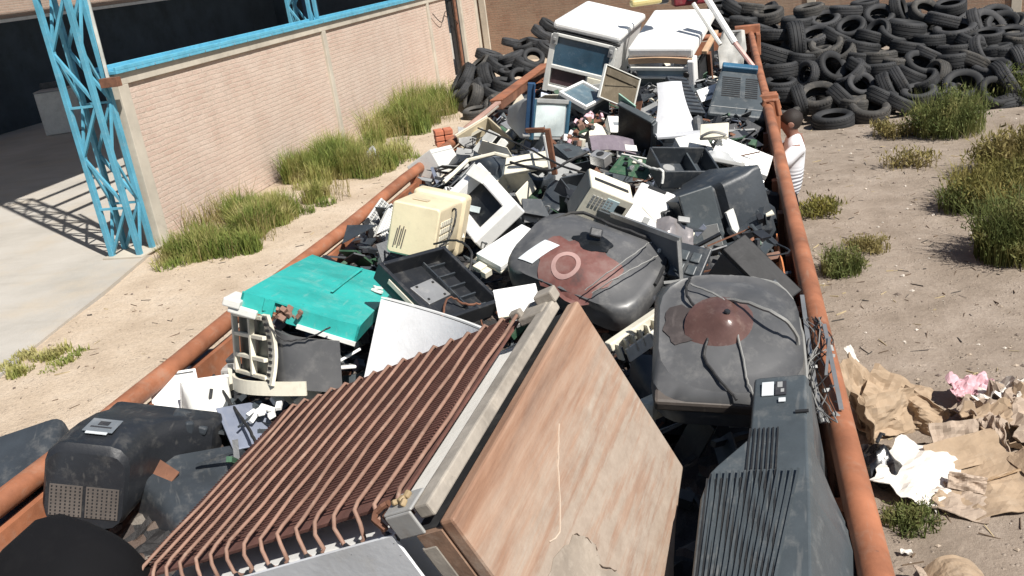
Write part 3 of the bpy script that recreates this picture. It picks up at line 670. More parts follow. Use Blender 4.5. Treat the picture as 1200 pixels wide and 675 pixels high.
R3 = [(300, 55, 112, .5, 95), (500, 75, 98, .62, 95), (592, 100, 112, .72, 100), (505, 165, 116, .68, 95), (465, 130, 85, .6, 100), (575, 40, 112, .32, 85), (690, 60, 112, .75, 80),
      (760, 35, 98, .55, 20), (850, 42, 112, .75, 60), (785, 105, 122, .4, 75), (957, 112, 136, .52, 90), (918, 72, 110, .35, 70), (1070, 128, 105, .5, 85), (1155, 122, 105, .55, 80),
      (1085, 240, 132, .56, 85), (1048, 182, 95, .6, 25), (955, 212, 118, .33, 90), (955, 178, 116, .3, 88), (1130, 182, 100, .38, 85), (630, 168, 108, .35, 75), (690, 205, 122, .3, 88),
      (700, 241, 112, .3, 92), (520, 240, 105, .78, 40), (437, 262, 105, .5, 170), (590, 258, 110, .35, 130), (625, 298, 106, .82, 60), (720, 312, 110, .45, 25), (765, 288, 108, .4, 30), (800, 268, 95, .4, 60),
      (832, 232, 95, .7, 60), (893, 262, 105, .35, 160), (862, 190, 90, .35, 60), (985, 305, 142, .78, 80), (1090, 328, 118, .8, 40), (1148, 292, 110, .45, 30), (830, 330, 108, .55, 90), (475, 345, 132, .68, 95),
      (655, 388, 126, .62, 80), (530, 424, 134, .42, 92), (345, 248, 118, .3, 92), (342, 300, 112, .45, 88), (320, 195, 116, .3, 70), (398, 150, 140, .22, 10), (330, 122, 108, .3, 85), (355, 380, 90, .7, 80), (412, 355, 95, .3, 20),
      (790, 168, 104, .35, 75), (1028, 80, 85, .5, 20), (738, 128, 95, .6, 60), (690, 118, 80, .7, 140), (1180, 215, 100, .35, 20), (1185, 262, 105, .4, 90), (240, 32, 100, .3, 80), (185, 30, 95, .4, 60), (150, 72, 100, .5, 70), (212, 82, 105, .35, 85),
      (135, 22, 95, .5, 90), (265, 105, 100, .3, 70), (1100, 180, 108, .3, 95), (620, 205, 108, .3, 80), (560, 190, 100, .5, 120), (870, 140, 112, .35, 85), (1010, 150, 105, .4, 60), (700, 345, 105, .3, 60), (560, 345, 100, .35, 45), (905, 330, 105, .3, 110), (1180, 140, 98, .5, 80),
      (1120, 268, 100, .3, 30), (750, 225, 100, .35, 80), (420, 205, 100, .35, 80), (400, 85, 98, .4, 85), (640, 20, 98, .4, 90), (940, 25, 90, .5, 90), (445, 40, 95, .4, 95), (540, 130, 95, .4, 60), (660, 130, 95, .3, 70), (1020, 215, 95, .3, 60), (480, 190, 95, .35, 100), (370, 330, 95, .3, 90), (850, 285, 95, .4, 120), (630, 240, 90, .4, 60), (600, 365, 95, .4, 80), (760, 360, 80, .4, 60)]
R3 = [(800 + a / 3, b / 3, w / 3, q, th) for a, b, w, q, th in R3]
pile(R3, 15.55, .16, .50, 'heap against the back brick wall', 'tyres heaped against the back wall')
# underlying tyres that fill the heap
for i in range(120):
    px = rt.uniform(842, 1205); py = rt.uniform(12, 128)
    p, t = on_plane(px, py + 6, 15.8, .02, .50); p.y += rt.uniform(.1, .7)
    ax = Vector((rt.gauss(0, .5), rt.gauss(-.2, .5), 1)).normalized()
    put_tyre(p, ax, rt.uniform(.9, 1.1), rt.choice((0, 1, 2, 3)), 'worn black tyre half buried in the heap against the back brick wall', 'tyres heaped against the back wall', rt.uniform(0, 6))
L6 = [(750, 410, 150, .8, 80), (690, 322, 170, .5, 110), (440, 395, 185, .35, 75), (265, 560, 240, .3, 150), (430, 560, 235, .22, 20), (590, 500, 150, .5, 100), (560, 610, 200, .4, 80), (640, 640, 190, .7, 110), (600, 410, 180, .3, 110), (820, 240, 160, .35, 60), (780, 300, 170, .3, 80),
      (520, 760, 215, .82, 100), (430, 780, 200, .4, 150), (330, 690, 200, .35, 160), (660, 560, 150, .8, 70), (500, 470, 180, .3, 60), (380, 470, 180, .4, 130), (840, 350, 150, .4, 60), (700, 470, 170, .35, 70), (350, 800, 190, .4, 100), (250, 640, 190, .3, 140), (620, 720, 180, .5, 60), (700, 620, 170, .4, 90), (470, 650, 180, .4, 70), (760, 520, 160, .4, 80), (600, 300, 140, .3, 80), (860, 180, 120, .4, 60), (400, 640, 190, .3, 40)]
L6 = [(500 + a / 6, b / 6, w / 6, q, th) for a, b, w, q, th in L6]
pile(L6, 19.6, .2, .36, 'left heap beside the pink brick wall', 'tyres heaped by the left wall')

# ================================================================ trailer
hp_y = spot(928, 139, 1.60).y
tr = thing('trailer', 'long rust orange open trailer heaped full of electronic scrap', 'trailer', xf((-.925, 5.6, 0)))
XL, XR, RZ = -1.175, 1.175, 2.0   # rail offsets from the trailer axis
y0t, y1t = -6.6, 6.2
def side(x, s):
    p = MB(); p.box((x - s * .01, (y0t + y1t) / 2, 1.50), (.03, y1t - y0t, .88))
    for i, y in enumerate(np.arange(y0t + .5, y1t, .62)): p.box((x - s * .035, y, 1.5), (.035, .06, .86))
    return p.build('side_wall', rust_paint, tr)
side(XL, -1); side(XR, 1)
def rail(x):
    pts = [(x, y0t + (y1t - y0t) * k / 24, RZ + .006 * math.sin(k * 1.7)) for k in range(25)]
    return MB().tube(pts, .037, 12).build('rail', rust_paint, tr, smooth=True)
rail(XL); rail(XR)
for x in (XL, XR):
    for y in (-4.5, -1.78, .0, 3.2, 6.1):
        MB().tube([(x, y, 1.0), (x, y, RZ + (.0))], .034, 8).build('stake', rust_paint, tr, smooth=True)
MB().box((0, (y0t + y1t) / 2, 1.03), (2.32, y1t - y0t, .08)).build('bed', rust_brown, tr)
MB().box((0, y1t, 1.5), (2.32, .05, .9)).build('headboard', rust_paint, tr)
MB().tube([(XL, y1t + .02, RZ), (XR, y1t + .02, RZ)], .038, 10).build('rail', rust_paint, tr, smooth=True)
for s in (-1, 1): box_part('chassis_beam', (s * .45, -.2, .88), (.12, 12.4, .2), rust_brown, tr, .01)
for y in (3.0, 4.2):
    MB().tube([(-1.0, y, .48), (1.0, y, .48)], .06, 10).build('axle', rust_brown, tr)
    for s in (-1, 1):
        wl = bpy.data.objects.new('wheel', TY[0]); COL.objects.link(wl); wl.parent = tr
        wl.matrix_local = Matrix.Translation((s * .95, y, .48)) @ Matrix.Rotation(PI / 2, 4, 'Y') @ Matrix.Scale(1.5, 4)
        rm = MB().lathe([(.02, .03), (.12, .03), (.2, .08), (.2, -.08), (.02, -.05)], 20).build('rim', grey_metal, wl)
# bracket and chain where the person holds the rail; end bracket
bk = MB(); yb = 1.35
bk.box((XR - .02, yb, RZ + .03), (.2, .06, .10)).box((XR + .02, yb, RZ - .12), (.14, .10, .3)); bk.tube([(XR - .05, yb + .14, RZ - .05), (XR - .02, yb + .14, RZ + .06), (XR + .06, yb + .14, RZ + .06), (XR + .09, yb + .14, RZ - .06)], .022, 8)
bk.tube([(XR - .05, yb - .12, RZ - .06), (XR - .02, yb - .12, RZ + .055), (XR + .06, yb - .12, RZ + .055), (XR + .08, yb - .12, RZ - .06)], .022, 8)
bk.build('rail_clamp', rust_paint, tr, bevel=.006)
eb = MB(); eb.box((XR - .04, y1t - .1, RZ + .06), (.3, .12, .1)).box((XR + .08, y1t - .25, RZ - .1), (.05, .3, .25)); eb.build('end_bracket', rust_paint, tr, bevel=.008)
bo_ = worn('bright_orange', (.62, .22, .08), (.4, .2, .12), .4, .6)
for i, (y, h) in enumerate(((.0, .30), (-1.9, .34), (-2.45, .26))):
    MB().grid(lambda u, v: (XR - .07 - .02 * math.sin(v * 3), y + (u - .5) * .7, 1.62 + v * h + .02 * math.sin(u * 6)), 8, 5, .006).build('side_liner', bo_, tr)

box_part('side_step', (1.33, hp_y - 5.6, .31), (.24, .5, .05), rust_brown, tr, .004); box_part('step_arm', (1.3, hp_y - 5.6, .55), (.06, .08, .45), rust_brown, tr, .004)
# heap core under the individual pieces
def heap_z(x, y):
    e = min(1, (1.12 - abs(x + .925)) / .10)
    return 1.56 + .26 * max(0, e) ** .6 + .06 * noise.noise((x * 2.2, y * 2.2, 7)) + .07 * noise.noise((x * 6, y * 6, 2)) + (.10 if 3.2 < y < 9 else 0)
mb = MB()
nx, ny = 90, 330
xs = np.linspace(-2.06, .22, nx); ys = np.linspace(-.6, 11.4, ny)
rr_ = random.Random(2)
vs = [(x, y, heap_z(x, y) + rr_.uniform(-.012, .012)) for y in ys for x in xs]
mb.add(vs, [(j * nx + i, j * nx + i + 1, (j + 1) * nx + i + 1, (j + 1) * nx + i) for j in range(ny - 1) for i in range(nx - 1)])
m = bpy.data.materials.new('scrap_mix'); nt = nodes_of(m); v = coords(nt, rnd=False)
vo = N(nt, 'ShaderNodeTexVoronoi'); vo.inputs['Scale'].default_value = 22; nt.links.new(v, vo.inputs['Vector'])
sp = N(nt, 'ShaderNodeSeparateColor'); nt.links.new(vo.outputs[1], sp.inputs[0])
c = ramp(nt, sp.outputs[0], [(0, (.012, .012, .013)), (.5, (.03, .028, .028)), (.75, (.09, .06, .045)), (.9, (.16, .14, .12)), (1, (.05, .08, .06))])
finish(nt, c, .7, 0, noise_fac(nt, v, 60, 5, .7, .2, .8), .6, .01)
tag(mb.build('scrap_heap', m), 'dark mass of mixed small scrap filling the trailer beneath the larger pieces', 'scrap', kind='stuff')
# loose scrap pieces over the heap
ls = MB(); r = random.Random(21)
smats = [black_plastic, dark_plastic, slate_plastic, board_green, cream_plastic, rust_brown, alu, grey_plastic, copper_tube, bluegrey_sheet]
for i in range(2300):
    y = 2.0 + 8.8 * r.random() ** .9; x = r.uniform(-2.0, .16)
    z = heap_z(x, y) + r.uniform(0, .10); ls.cur = r.choices(range(10), (22, 20, 12, 5, 5, 5, 5, 7, 2, 4))[0]
    M = Euler((r.gauss(0, .5), r.gauss(0, .5), r.uniform(0, 6.3))).to_matrix()
    k = r.random()
    if k < .5: d = (r.uniform(.04, .20), r.uniform(.03, .13), r.uniform(.003, .012))
    elif k < .8: d = (r.uniform(.02, .07), r.uniform(.02, .06), r.uniform(.02, .05))
    else: d = (r.uniform(.10, .28), r.uniform(.008, .02), r.uniform(.006, .02))
    ls.box((x, y, z), d, M)
for i in range(300):
    y = 3.4 + 6.4 * r.random(); x = r.uniform(-1.95, .12); z = heap_z(x, y) + r.uniform(.02, .15 if x < -.6 else .03)
    ls.cur = r.choices(range(10), (24, 22, 12, 3, 9, 3, 5, 11, 1, 4))[0]
    a = r.uniform(.05, .16); k = r.randint(3, 5); poly = [(a * r.uniform(.5, 1.1) * math.cos(2 * PI * q / k + r.uniform(-.4, .4)), a * r.uniform(.5, 1.1) * math.sin(2 * PI * q / k + r.uniform(-.4, .4))) for q in range(k)]
    M = Matrix.Translation((x, y, z)) @ Euler((r.gauss(.5, .5), r.gauss(0, .5), r.uniform(0, 6.3))).to_matrix().to_4x4(); ls.prism(poly, 0, r.choice((.004, .006, .02)), M)
for i in range(420):
    y = 2.2 + 7.5 * r.random(); x = r.uniform(-1.9, .1); z = heap_z(x, y) + .06; L = r.uniform(.05, .16)
    ls.cur = r.choice((0, 0, 1, 7, 5)); p = [(x + r.uniform(-L, L), y + r.uniform(-L, L), z + r.uniform(-.01, .07)) for k in range(4)]
    ls.tube(wander(p, 4, 0), .004, 4)
tag(ls.build('loose_scrap', smats), 'small broken boards, brackets, wires and plastic bits strewn between the larger appliances', 'scrap', kind='stuff')

# ================================================================ foreground refrigerator
F, (fx, fy, fz) = posed('fridge', 'refrigerator', 'old refrigerator on its side with brown condenser coil and peeling wood-grain top', 'refrigerator')
hx, hy, hz = fx / 2, fy / 2, fz / 2
box_part('cabinet', (-.02, .035, -.045), (fx - .07, fy - .07, fz - .13), white_enamel, F, .012)
# side panel near the camera
sp_ = MB().grid(lambda u, v: (hx + .003 * math.sin(u * 3 + v * 5), -hy + .035 + u * (fy - .06), -hz + .02 + v * (fz - .165)), 8, 10, .006)
sp_.build('side_panel', worn('dusty_white', (.66, .68, .70), (.5, .48, .44), .45, .5, vary=.07, scale=5), F)
# wood top slab
tp = MB()
rim_ = [(-hx, -hy + .03), (hx, -hy + .03), (hx, hy + .25), (.12, hy + .165), (0, hy + .105), (-.1, hy + .06), (-.2, hy + .03), (-.27, hy + .015), (-hx, hy)]
tp.prism(rim_, hz - .032, hz)
top = tp.build('wood_top', [wood], F, bevel=.006)
ed = MB().box((hx - .006, .015, hz - .062), (.016, fy - .06, .056)).build('edge_strip', wood_edge, top)
# torn patch of bare fibreboard, scratch line and cracks on the wood
rp = random.Random(4); tm = MB()
pc = [(.19, -.02), (.10, .0), (.06, .06), (.09, .10), (.05, .15), (.12, .19), (.22, .185), (.335, .20), (.335, .02), (.27, -.035)]
pc = [(x + .03, y + .02) for x, y in pc]
poly = []
for i in range(len(pc)):
    a, b = pc[i], pc[(i + 1) % len(pc)]
    for k in range(4): poly.append((a[0] + (b[0] - a[0]) * k / 4 + rp.uniform(-.006, .006), a[1] + (b[1] - a[1]) * k / 4 + rp.uniform(-.006, .006)))
tm.prism([(min(x, hx - .01), y) for x, y in poly[::-1]], hz - .001, hz + .0015); tm.build('torn_patch', fibre, top)
ck = MB(); ck.tube(wander([(.13, .015, hz + .0008), (.095, .075, hz + .0008), (.115, .11, hz + .0008), (.085, .16, hz + .0008)], 6, .004, 2), .0012, 4)
ck.build('crack', worn('crack_brown', (.10, .07, .05), rough=.9), top)
MB().tube(wander([(-.03, -.13, hz + .001), (.05, -.085, hz + .001), (.15, -.02, hz + .001), (.20, -.03, hz + .001)], 6, .001, 1), .0018, 4).build('scratch', worn('pale_scar', (.46, .37, .29), rough=.9), top)
# framework between wood and grille
fr = MB()
fr.box((0, -hy + .012, hz - .058), (fx - .03, .028, .034)); fr.box((-.03, -hy + .022, hz - .092), (fx - .10, .016, .026)); fr.box((hx - .012, .03, hz - .082), (.03, fy - .08, .036))
fr.build('frame', grey_wood, F, bevel=.004)
MB().box((0, -hy + .045, hz - .068), (fx - .02, .004, .06)).box((hx - .012, .02, hz - .064), (.004, fy - .08, .008)).build('joint_gap', vent_dark, F)
cr = MB().box((hx - .03, -hy - .006, hz - .10), (.055, .006, .065)).box((hx - .002, -hy + .02, hz - .10), (.006, .05, .06)).build('corner_bracket', grey_metal, F, bevel=.004)
hs = MB()
for (dx, dz) in ((0, 0), (.012, .012), (-.01, .008), (.004, -.012)): hs.box((hx - .03 + dx, -hy - .014, hz - .10 + dz), (.014, .010, .011), Euler((dx * 30, .4, dz * 40)).to_matrix())
hs.build('hinge', worn('brass_rust', (.30, .22, .12), (.3, .22, .14), .5, .6), cr, bevel=.003)
cr2 = MB().box((-hx + .03, -hy + .005, hz - .09), (.08, .02, .07)).box((-hx + .01, -hy - .01, hz - .06), (.035, .03, .05)).box((-hx + .05, -hy - .012, hz - .13), (.02, .02, .03)).build('corner_bracket', grey_wood, F, bevel=.004)
# condenser: backing, vertical wires, serpentine tube
box_part('coil_backing', (-.02, -hy + .014, -.06), (fx - .09, .006, fz - .18), coil_brown, F, 0)
wr = MB()
for i in range(64):
    x = -hx + .035 + (fx - .125) * i / 63
    wr.box((x, -hy - .004, -.06), (.0026, .0026, fz - .19))
wr.build('coil_wires', coil_brown, F)
pts = []; zt = hz - .125; pitch = .054; k = 0
off = -hy - .013
while zt > -hz + .06:
    xa = -hx + .03; xb = hx - .045
    row = [(xa - .004, off + .02, zt), (xa + .01, off, zt), (xb - .02, off, zt), (xb, off + .003, zt), (xb + .012, off + .02, zt), (xb + .02, off + .05, zt)]
    if k % 2: row = row[::-1]
    if k % 2 == 0:
        pts += row; pts += [(xb + .024, off + .06, zt - pitch * .25), (xb + .024, off + .06, zt - pitch * .75)]
    else:
        pts += row; pts += [(xa - .008, off + .03, zt - pitch * .25), (xa - .008, off + .03, zt - pitch * .75)]
    zt -= pitch; k += 1
rj = random.Random(6); pts2 = []
for q0, q1 in zip(pts, pts[1:]):
    n_ = 6 if (Vector(q1) - Vector(q0)).length > .2 else 1
    for kk in range(n_): pts2.append(Vector(q0).lerp(Vector(q1), kk / n_) + Vector((0, rj.gauss(0, .0012), rj.gauss(0, .0022))))
pts2.append(Vector(pts[-1]))
MB().tube(pts2, .0042, 8).build('coil_tube', copper_tube, F, smooth=True, angle=60)
zt = hz - .125 - pitch * .5
while zt > -hz + .1:
    MB().tube([(hx - .02, off + .052, zt + .02), (hx - .008, off + .064, zt), (hx - .02, off + .052, zt - .02)], .006, 6).build('coil_clip', black_plastic, F); zt -= pitch * 2
ck_ = MB().box((hx - .04, -hy + .02, hz - .14), (.03, .03, .04)).tube(wander([(hx - .04, -hy - .01, hz - .14), (hx - .02, -hy - .005, hz - .17), (hx - .005, -hy + .02, hz - .15)], 5, .002), .006, 6)
ck_.build('coil_fitting', rust_brown, F)

# ================================================================ CRT sets
def crt_body(secs, name, mat, parent, n=3, angle=30):
    """loft of rounded rectangles along y: (y, w, h, radius, cx, cz)"""
    return MB().loft([rrect(w, h, rr2, cx, cz, y, n) for (y, w, h, rr2, cx, cz) in secs]).build(name, mat, parent, smooth=True, angle=angle)

# near right set
def along_view(key, k):
    for r_ in range(3): POSE[key]['m'][r_][3] = (0, 0, CAM_H)[r_] + k * (POSE[key]['m'][r_][3] - (0, 0, CAM_H)[r_])
    POSE[key]['d'] = [q * k for q in POSE[key]['d']]
along_view('tv_near', 1.18); along_view('crt_a', .92); along_view('tray', 1.14); along_view('tv_right', .93)
T, (a, b, c) = posed('tv_near', 'television', 'big slate grey tube television in the lower right corner beside the rail', 'television')
def tvsec(y, xl, xt, xb, zt, zb, k=.5):
    return [Vector((x * a, y * b, z * c)) for x, z in ((xb, zb), (xb, zt - k * (zt - zb)), (xb - .02, zt - k * (zt - zb) + .03), (xt + .02, zt - .03), (xt, zt), (xl + .015, zt), (xl, zt - .02), (xl - .0, zb))][::-1]
secs_ = [tvsec(-.56, -.48, .20, .47, .48, -.5), tvsec(-.5, -.50, .22, .50, .50, -.5), tvsec(-.10, -.50, .22, .50, .50, -.5), tvsec(0, -.46, .21, .45, .49, -.5), tvsec(.03, -.42, .21, .40, .487, -.5, .45), tvsec(.15, -.22, .20, .25, .47, -.46, .2), tvsec(.17, -.205, .20, .23, .465, -.45, .12), tvsec(.47, -.205, .19, .215, .43, -.4, .1), tvsec(.5, -.19, .175, .20, .40, -.38, .1)]
body = MB().loft(secs_).build('housing', slate_plastic, T, bevel=.004)
vt = MB()
for i in range(15):
    x = -a * .46 + i * a * .033
    y1_ = -b * .03 if x < -a * .2 else b * .20
    y0_ = -b / 2 + .015
    zt_ = c / 2 + .0005
    vt.bar((x, y0_, zt_), (x, min(0, y1_) , zt_ - .002), .004, .004)
    if y1_ > .02: vt.bar((x, .002, zt_ - .004), (x, y1_, c * .463), .0035, .006)
vt.build('vent_slots', vent_dark, T)
rb = MB()
for i in range(14): rb.bar((-a * .4435 + i * a * .033, -b / 2 + .015, c / 2 + .002), (-a * .42 + i * a * .044, -.005, c / 2 + .001), .0045, .006)
rb.build('vent_ribs', slate_plastic, T)
box_part('label', (-a * .085, b * .40, c * .447 + .001), (.028, .05, .002), label_white, T, 0)
q = box_part('label', (.004, b * .40, c * .447 + .001), (.026, .05, .002), label_dark, T, 0)
MB().box((.002, b * .415, c * .447 + .003), (.012, .02, .001)).box((.008, b * .385, c * .447 + .003), (.008, .012, .001)).build('print', grey_plastic, q)
box_part('label', (.008, b * .335, c * .455 + .001), (.016, .014, .002), label_white, T, 0)
box_part('slot', (a * .17, b * .27, c * .462), (.03, .008, .004), vent_dark, T, 0)
box_part('screen', (0, -b / 2 - .032, 0), (a * .86, .006, c * .82), screen_black, T, .003)

# left black set, rear facing the camera
T, (a, b, c) = posed('tv_left', 'television', 'black tube television back with brown vents hanging over the left rail', 'television')
crt_body([(-b * .5, a * .90, c * .86, .05, -.01, -.02), (-b * .47, a * .98, c * .96, .06, -.01, -.01), (-b * .15, a * 1.02, c, .07, 0, 0), (b * .12, a * 1.15, c * .98, .06, .03, -.01), (b * .30, a * 1.45, c * 1.0, .04, .09, -.03), (b * .44, a * 1.52, c * 1.02, .03, .10, -.04), (b * .5, a * 1.52, c * 1.02, .03, .10, -.04)], 'housing', black_plastic, T)
for sx in (-.5, .5):
    vb = MB().box((sx * a * .42 - .01, -b * .5 - .001, -.055), (a * .38, .004, c * .36)).build('vent_field', vent_brown, T)
    slots(MB(), sx * a * .42 - .01, -b * .5 - .003, -.055, a * .38, c * .36, 7, 9, 'y', .004, .3, .35).build('vent_slots', vent_dark, vb)
box_part('label', (-.01, -b * .22, c / 2 + .001), (.085, .10, .002), label_grey, T, 0)
box_part('label', (-.01, -b * .33, c / 2 - .0005), (.06, .028, .003), label_white, T, 0)
MB().box((-.01, -b * .19, c / 2 + .003), (.03, .03, .001)).box((-.01, -b * .26, c / 2 + .003), (.06, .008, .001)).build('print', label_dark, T)
sd = MB().box((a * .78, b * .34, c * .30), (.12, .10, .03), Euler((0, .25, .1)).to_matrix()).box((a * .70, b * .30, c * .05), (.03, .12, .18), Euler((0, 0, .6)).to_matrix()); sd.build('side_ledge', dark_plastic, T, bevel=.008)
vf = MB()
for i in range(9): vf.box((a * .62, -b * .0 + .05 + i * .014, .03), (.05, .004, .09), Euler((0, .2, .55)).to_matrix())
vf.build('side_vent', vent_brown, T)

# far left corner sets
T = thing('television', 'dark television back cut off at the lower left edge of the photo', 'television', xf(spot(-8, 618, 1.80), (6, -8, 25)))
crt_body([(-.26, .34, .26, .05, 0, 0), (-.1, .42, .32, .06, 0, 0), (.12, .52, .38, .04, 0, 0), (.2, .54, .4, .03, 0, 0)], 'housing', dark_plastic, T)
box_part('label', (.06, -.07, .163), (.09, .07, .004), label_dark, T, 0); box_part('label', (.0, -.17, .150), (.07, .03, .004), label_white, T, 0, Euler((.2, 0, 0)).to_matrix())
T = thing('lens_blur_shape', 'black stand-in shape for a blur at the lens in the nearest lower left corner', 'housing', xf(spot(80, 690, 2.1), (25, 8, -15)))  # made-up solid for the dark out-of-focus blur at the lens
crt_body([(-.32, .24, .16, .07, 0, 0), (-.26, .32, .24, .11, 0, 0), (.0, .34, .27, .12, 0, 0), (.085, .32, .25, .12, 0, 0), (.12, .26, .19, .09, 0, 0), (.135, .16, .1, .05, 0, 0)], 'shell', worn('matte_black', (.004, .004, .005), (.02, .02, .02), .2, .9, scratch=False, spec=.2), T, n=6, angle=80)
box_part('seam_ring', (0, -.1, 0), (.3, .006, .235), vent_dark, T, .02)

# right hand tv with deep moulded back
T, (a, b, c) = posed('tv_right', 'television', 'large dark grey television back with a stepped box beside the right rail', 'television')
T.location.x -= .21; T.location.z -= .01; a *= .88
b2 = .36
def stp(y, w, h, r_, cx=0, cz=0): return (y - b / 2, w, h, r_, cx, cz)
crt_body([stp(-.0, a * .60, c * .80, .02, -.03, 0), stp(.03, a * .66, c * .86, .03, -.03, 0), stp(.17, a * .80, c * 1.0, .03, -.01, -.01), stp(.19, a * .98, c * 1.12, .03, 0, -.02), stp(.30, a * 1.10, c * 1.2, .03, .01, -.02), stp(.34, a * 1.12, c * 1.24, .02, .01, -.02), stp(.38, a * 1.12, c * 1.24, .02, .01, -.02)], 'housing', dark_plastic, T)
box_part('rear_box', (-.06, -b / 2 - .02, -.02), (a * .42, .06, c * .72), black_plastic, T, .012)
st_ = MB()
for i in range(5): st_.box((-.06 - a * .17 + i * a * .085, -b / 2 - .052, -.02), (.006, .006, c * .62))
st_.build('rib', dark_plastic, T)
box_part('side_fin', (a * .36, -.02, .0), (.02, .16, c * 1.0), slate_plastic, T, .006, Euler((0, 0, -.35)).to_matrix())
MB().grid(lambda u, v: (a * .18 + u * a * .36, -b / 2 - .01 + .10 * u, -c * .42 + v * c * .36), 4, 4, .008).build('flange', grey_plastic, T)
ck = MB().box((a * .50, .10, -c * .2), (.012, .05, c * .5), Euler((.1, 0, .2)).to_matrix()); ck.build('broken_edge', offwhite, T)

# upper right set with vent grid on the back
T, (a, b, c) = posed('tv_vent', 'television', 'dark television with a slotted sloping back lying against the right rail', 'television')
p = [( -a / 2, -b / 2), (a / 2, -b / 2), (a * .30, b * .42), (a * .22, b / 2), (-a * .22, b / 2), (-a * .32, b * .42)]
MB().prism(p, -c / 2, c / 2).build('housing', slate_plastic, T, bevel=.02)
slots(MB(), -.055, .03, c / 2 + .001, .15, .26, 1, 10, 'z', .004, .9, .5).build('vent_slots', vent_dark, T)
slots(MB(), .095, .03, c / 2 + .001, .10, .26, 1, 10, 'z', .004, .9, .5).build('vent_slots', vent_dark, T)
MB().box((0, b * .40, c / 2 + .02), (a * .62, .06, .05)).build('top_bar', worn('blue_plastic', (.03, .10, .17), (.2, .24, .28), .4, .4), T, bevel=.01)
MB().box((0, -b * .36, c / 2 + .001), (a * .88, .006, .004)).build('seam', grey_plastic, T)

# beige set
T, (a, b, c) = posed('beige', 'monitor', 'yellowed beige tube monitor back behind the black open case', 'monitor')
b = .30
crt_body([(-.249, a * .92, c * .90, .012, 0, 0), (-.244, a * .98, c * .96, .015, 0, 0), (-.04, a * 1.0, c * 1.0, .015, 0, 0), (.10, a * 1.05, c * 1.04, .02, 0, -.005), (.115, a * 1.18, c * 1.2, .02, 0, -.01), (.20, a * 1.2, c * 1.22, .02, 0, -.01)], 'housing', beige_plastic, T)
g = MB()
for i in range(6):
    for j in range(5): g.box((a / 2 + .001, -.20 + i * .032, -c * .36 + j * c * .135), (.004, .024, c * .085))
g.build('vent_grid', cream_plastic, T)
g2 = MB()
for i in range(5): g2.box((-a * .34 + i * .009, -.250, -c * .18 + .012 * (i % 2)), (.004, .004, c * .36), Euler((0, .12, 0)).to_matrix())
g2.build('vent_slots', vent_brown, T)
box_part('top_recess', (-.02, -.12, c / 2 + .001), (.07, .05, .003), worn('beige_dim', (.5, .43, .3)), T, .004)
MB().tube(wander([(a * .44, -.05, c * .30), (a * .5 + .015, -.07, c * .42), (a * .5 + .03, -.1, c * .30), (a * .5 + .028, -.12, 0), (a * .5 + .012, -.17, -c * .2), (a * .5 - .02, -.26, -c * .28)], 6, .002), .0045, 6).build('power_cord', cable_black, T)

# ---- teal panel -------------------------------------------------
T, (a, b, c) = posed('teal', 'plastic_cover', 'bright teal plastic cover lying face up above the left rail', 'cover')
c *= .75; a *= 1.06
mb = MB()
mb.grid(lambda u, v: (-a / 2 + u * a, -b / 2 + v * b, c / 2 + .018 * math.sin(PI * u) * math.sin(PI * v) + .004 * math.sin(7 * u + 3 * v)), 16, 20, .006)
mb.box((-a / 2 + .004, 0, 0), (.008, b, c)); mb.box((a / 2 - .004, 0, 0), (.008, b, c))
mb.box((-a * .36, -b / 2 + .004, 0.004), (a * .28, .008, c)); mb.box((a * .2, -b / 2 + .004, -.002), (a * .6, .008, c)); mb.box((-a * .16, -b / 2 + .03, .012), (.14, .008, c * .7), Euler((0, 0, .5)).to_matrix())
mb.build('shell', teal_plastic, T, smooth=True)
MB().box((-a / 2 - .02, -b / 2 + .03, -.01), (.06, .12, .03)).box((-a / 2 + .02, -b / 2 - .012, -.03), (.1, .02, .03)).build('white_lug', offwhite, T, bevel=.005)
MB().bar((0, -b / 2 - .005, -c / 2), (a / 2, -b / 2 - .005, -c / 2 - .004), .012, .014).build('lip', offwhite, T)
box_part('raised_rib', (a * .08, .1, c / 2 + .02), (.012, b * .6, .006), teal_plastic, T, .003)
rx = random.Random(9); bl = MB()
for i in range(5): bl.box((a * .36 + rx.uniform(-.03, .03), b * .12 + rx.uniform(-.08, .08), c / 2 + .02), (.012, .03, .008), Euler((0, 0, rx.uniform(0, 3))).to_matrix())
bl.build('broken_clip', offwhite, T)

# ---- open monitor shell with ribbed rear frame --------------------
for r_ in range(3): POSE['shell']['m'][r_][3] = (0, 0, CAM_H)[r_] + .86 * (POSE['shell']['m'][r_][3] - (0, 0, CAM_H)[r_])
POSE['shell']['d'] = [q * .86 for q in POSE['shell']['d']]
T, (a, b, c) = posed('shell', 'stripped_monitor', 'stripped cream monitor frame with dark window grid below the teal cover', 'monitor frame')
fm = MB(); y = -b / 2
for x in (-a / 2, -a * .10): fm.box((x + .008, y, .01), (.016, .02, c * .92))
for z in (c * .45, c * .16, -c * .16, -c * .42): fm.box((-a * .14, y, z), (a * .72, .016, .014))
fm.build('grid_frame', cream_plastic, T, bevel=.002)
MB().box((-a * .15, y + .02, 0), (a * .68, .004, c * .9)).build('dark_panes', worn('green_dark', (.03, .045, .04), (.16, .17, .14), .4, .4), T)
st_ = MB().grid(lambda u, v: (a * .20 + u * .05, y - .006 + .02 * math.sin(v * PI), -c * .5 + v * c), 2, 10, .012); st_.build('slotted_strip', cream_plastic, T)
sl = MB()
for i in range(11): sl.box((a * .26, y - .008 + .02 * math.sin((i + .5) / 11 * PI), -c * .45 + i * c * .09), (.022, .004, .010))
sl.build('slot', vent_dark, T)
def arcrim(z0, z1):
    return MB().grid(lambda u, v: (-a / 2 + u * a * 1.06, y - .02 - .05 * math.sin(u * PI) + u * b * .55 * u, z0 + (z1 - z0) * v), 18, 2, .01)
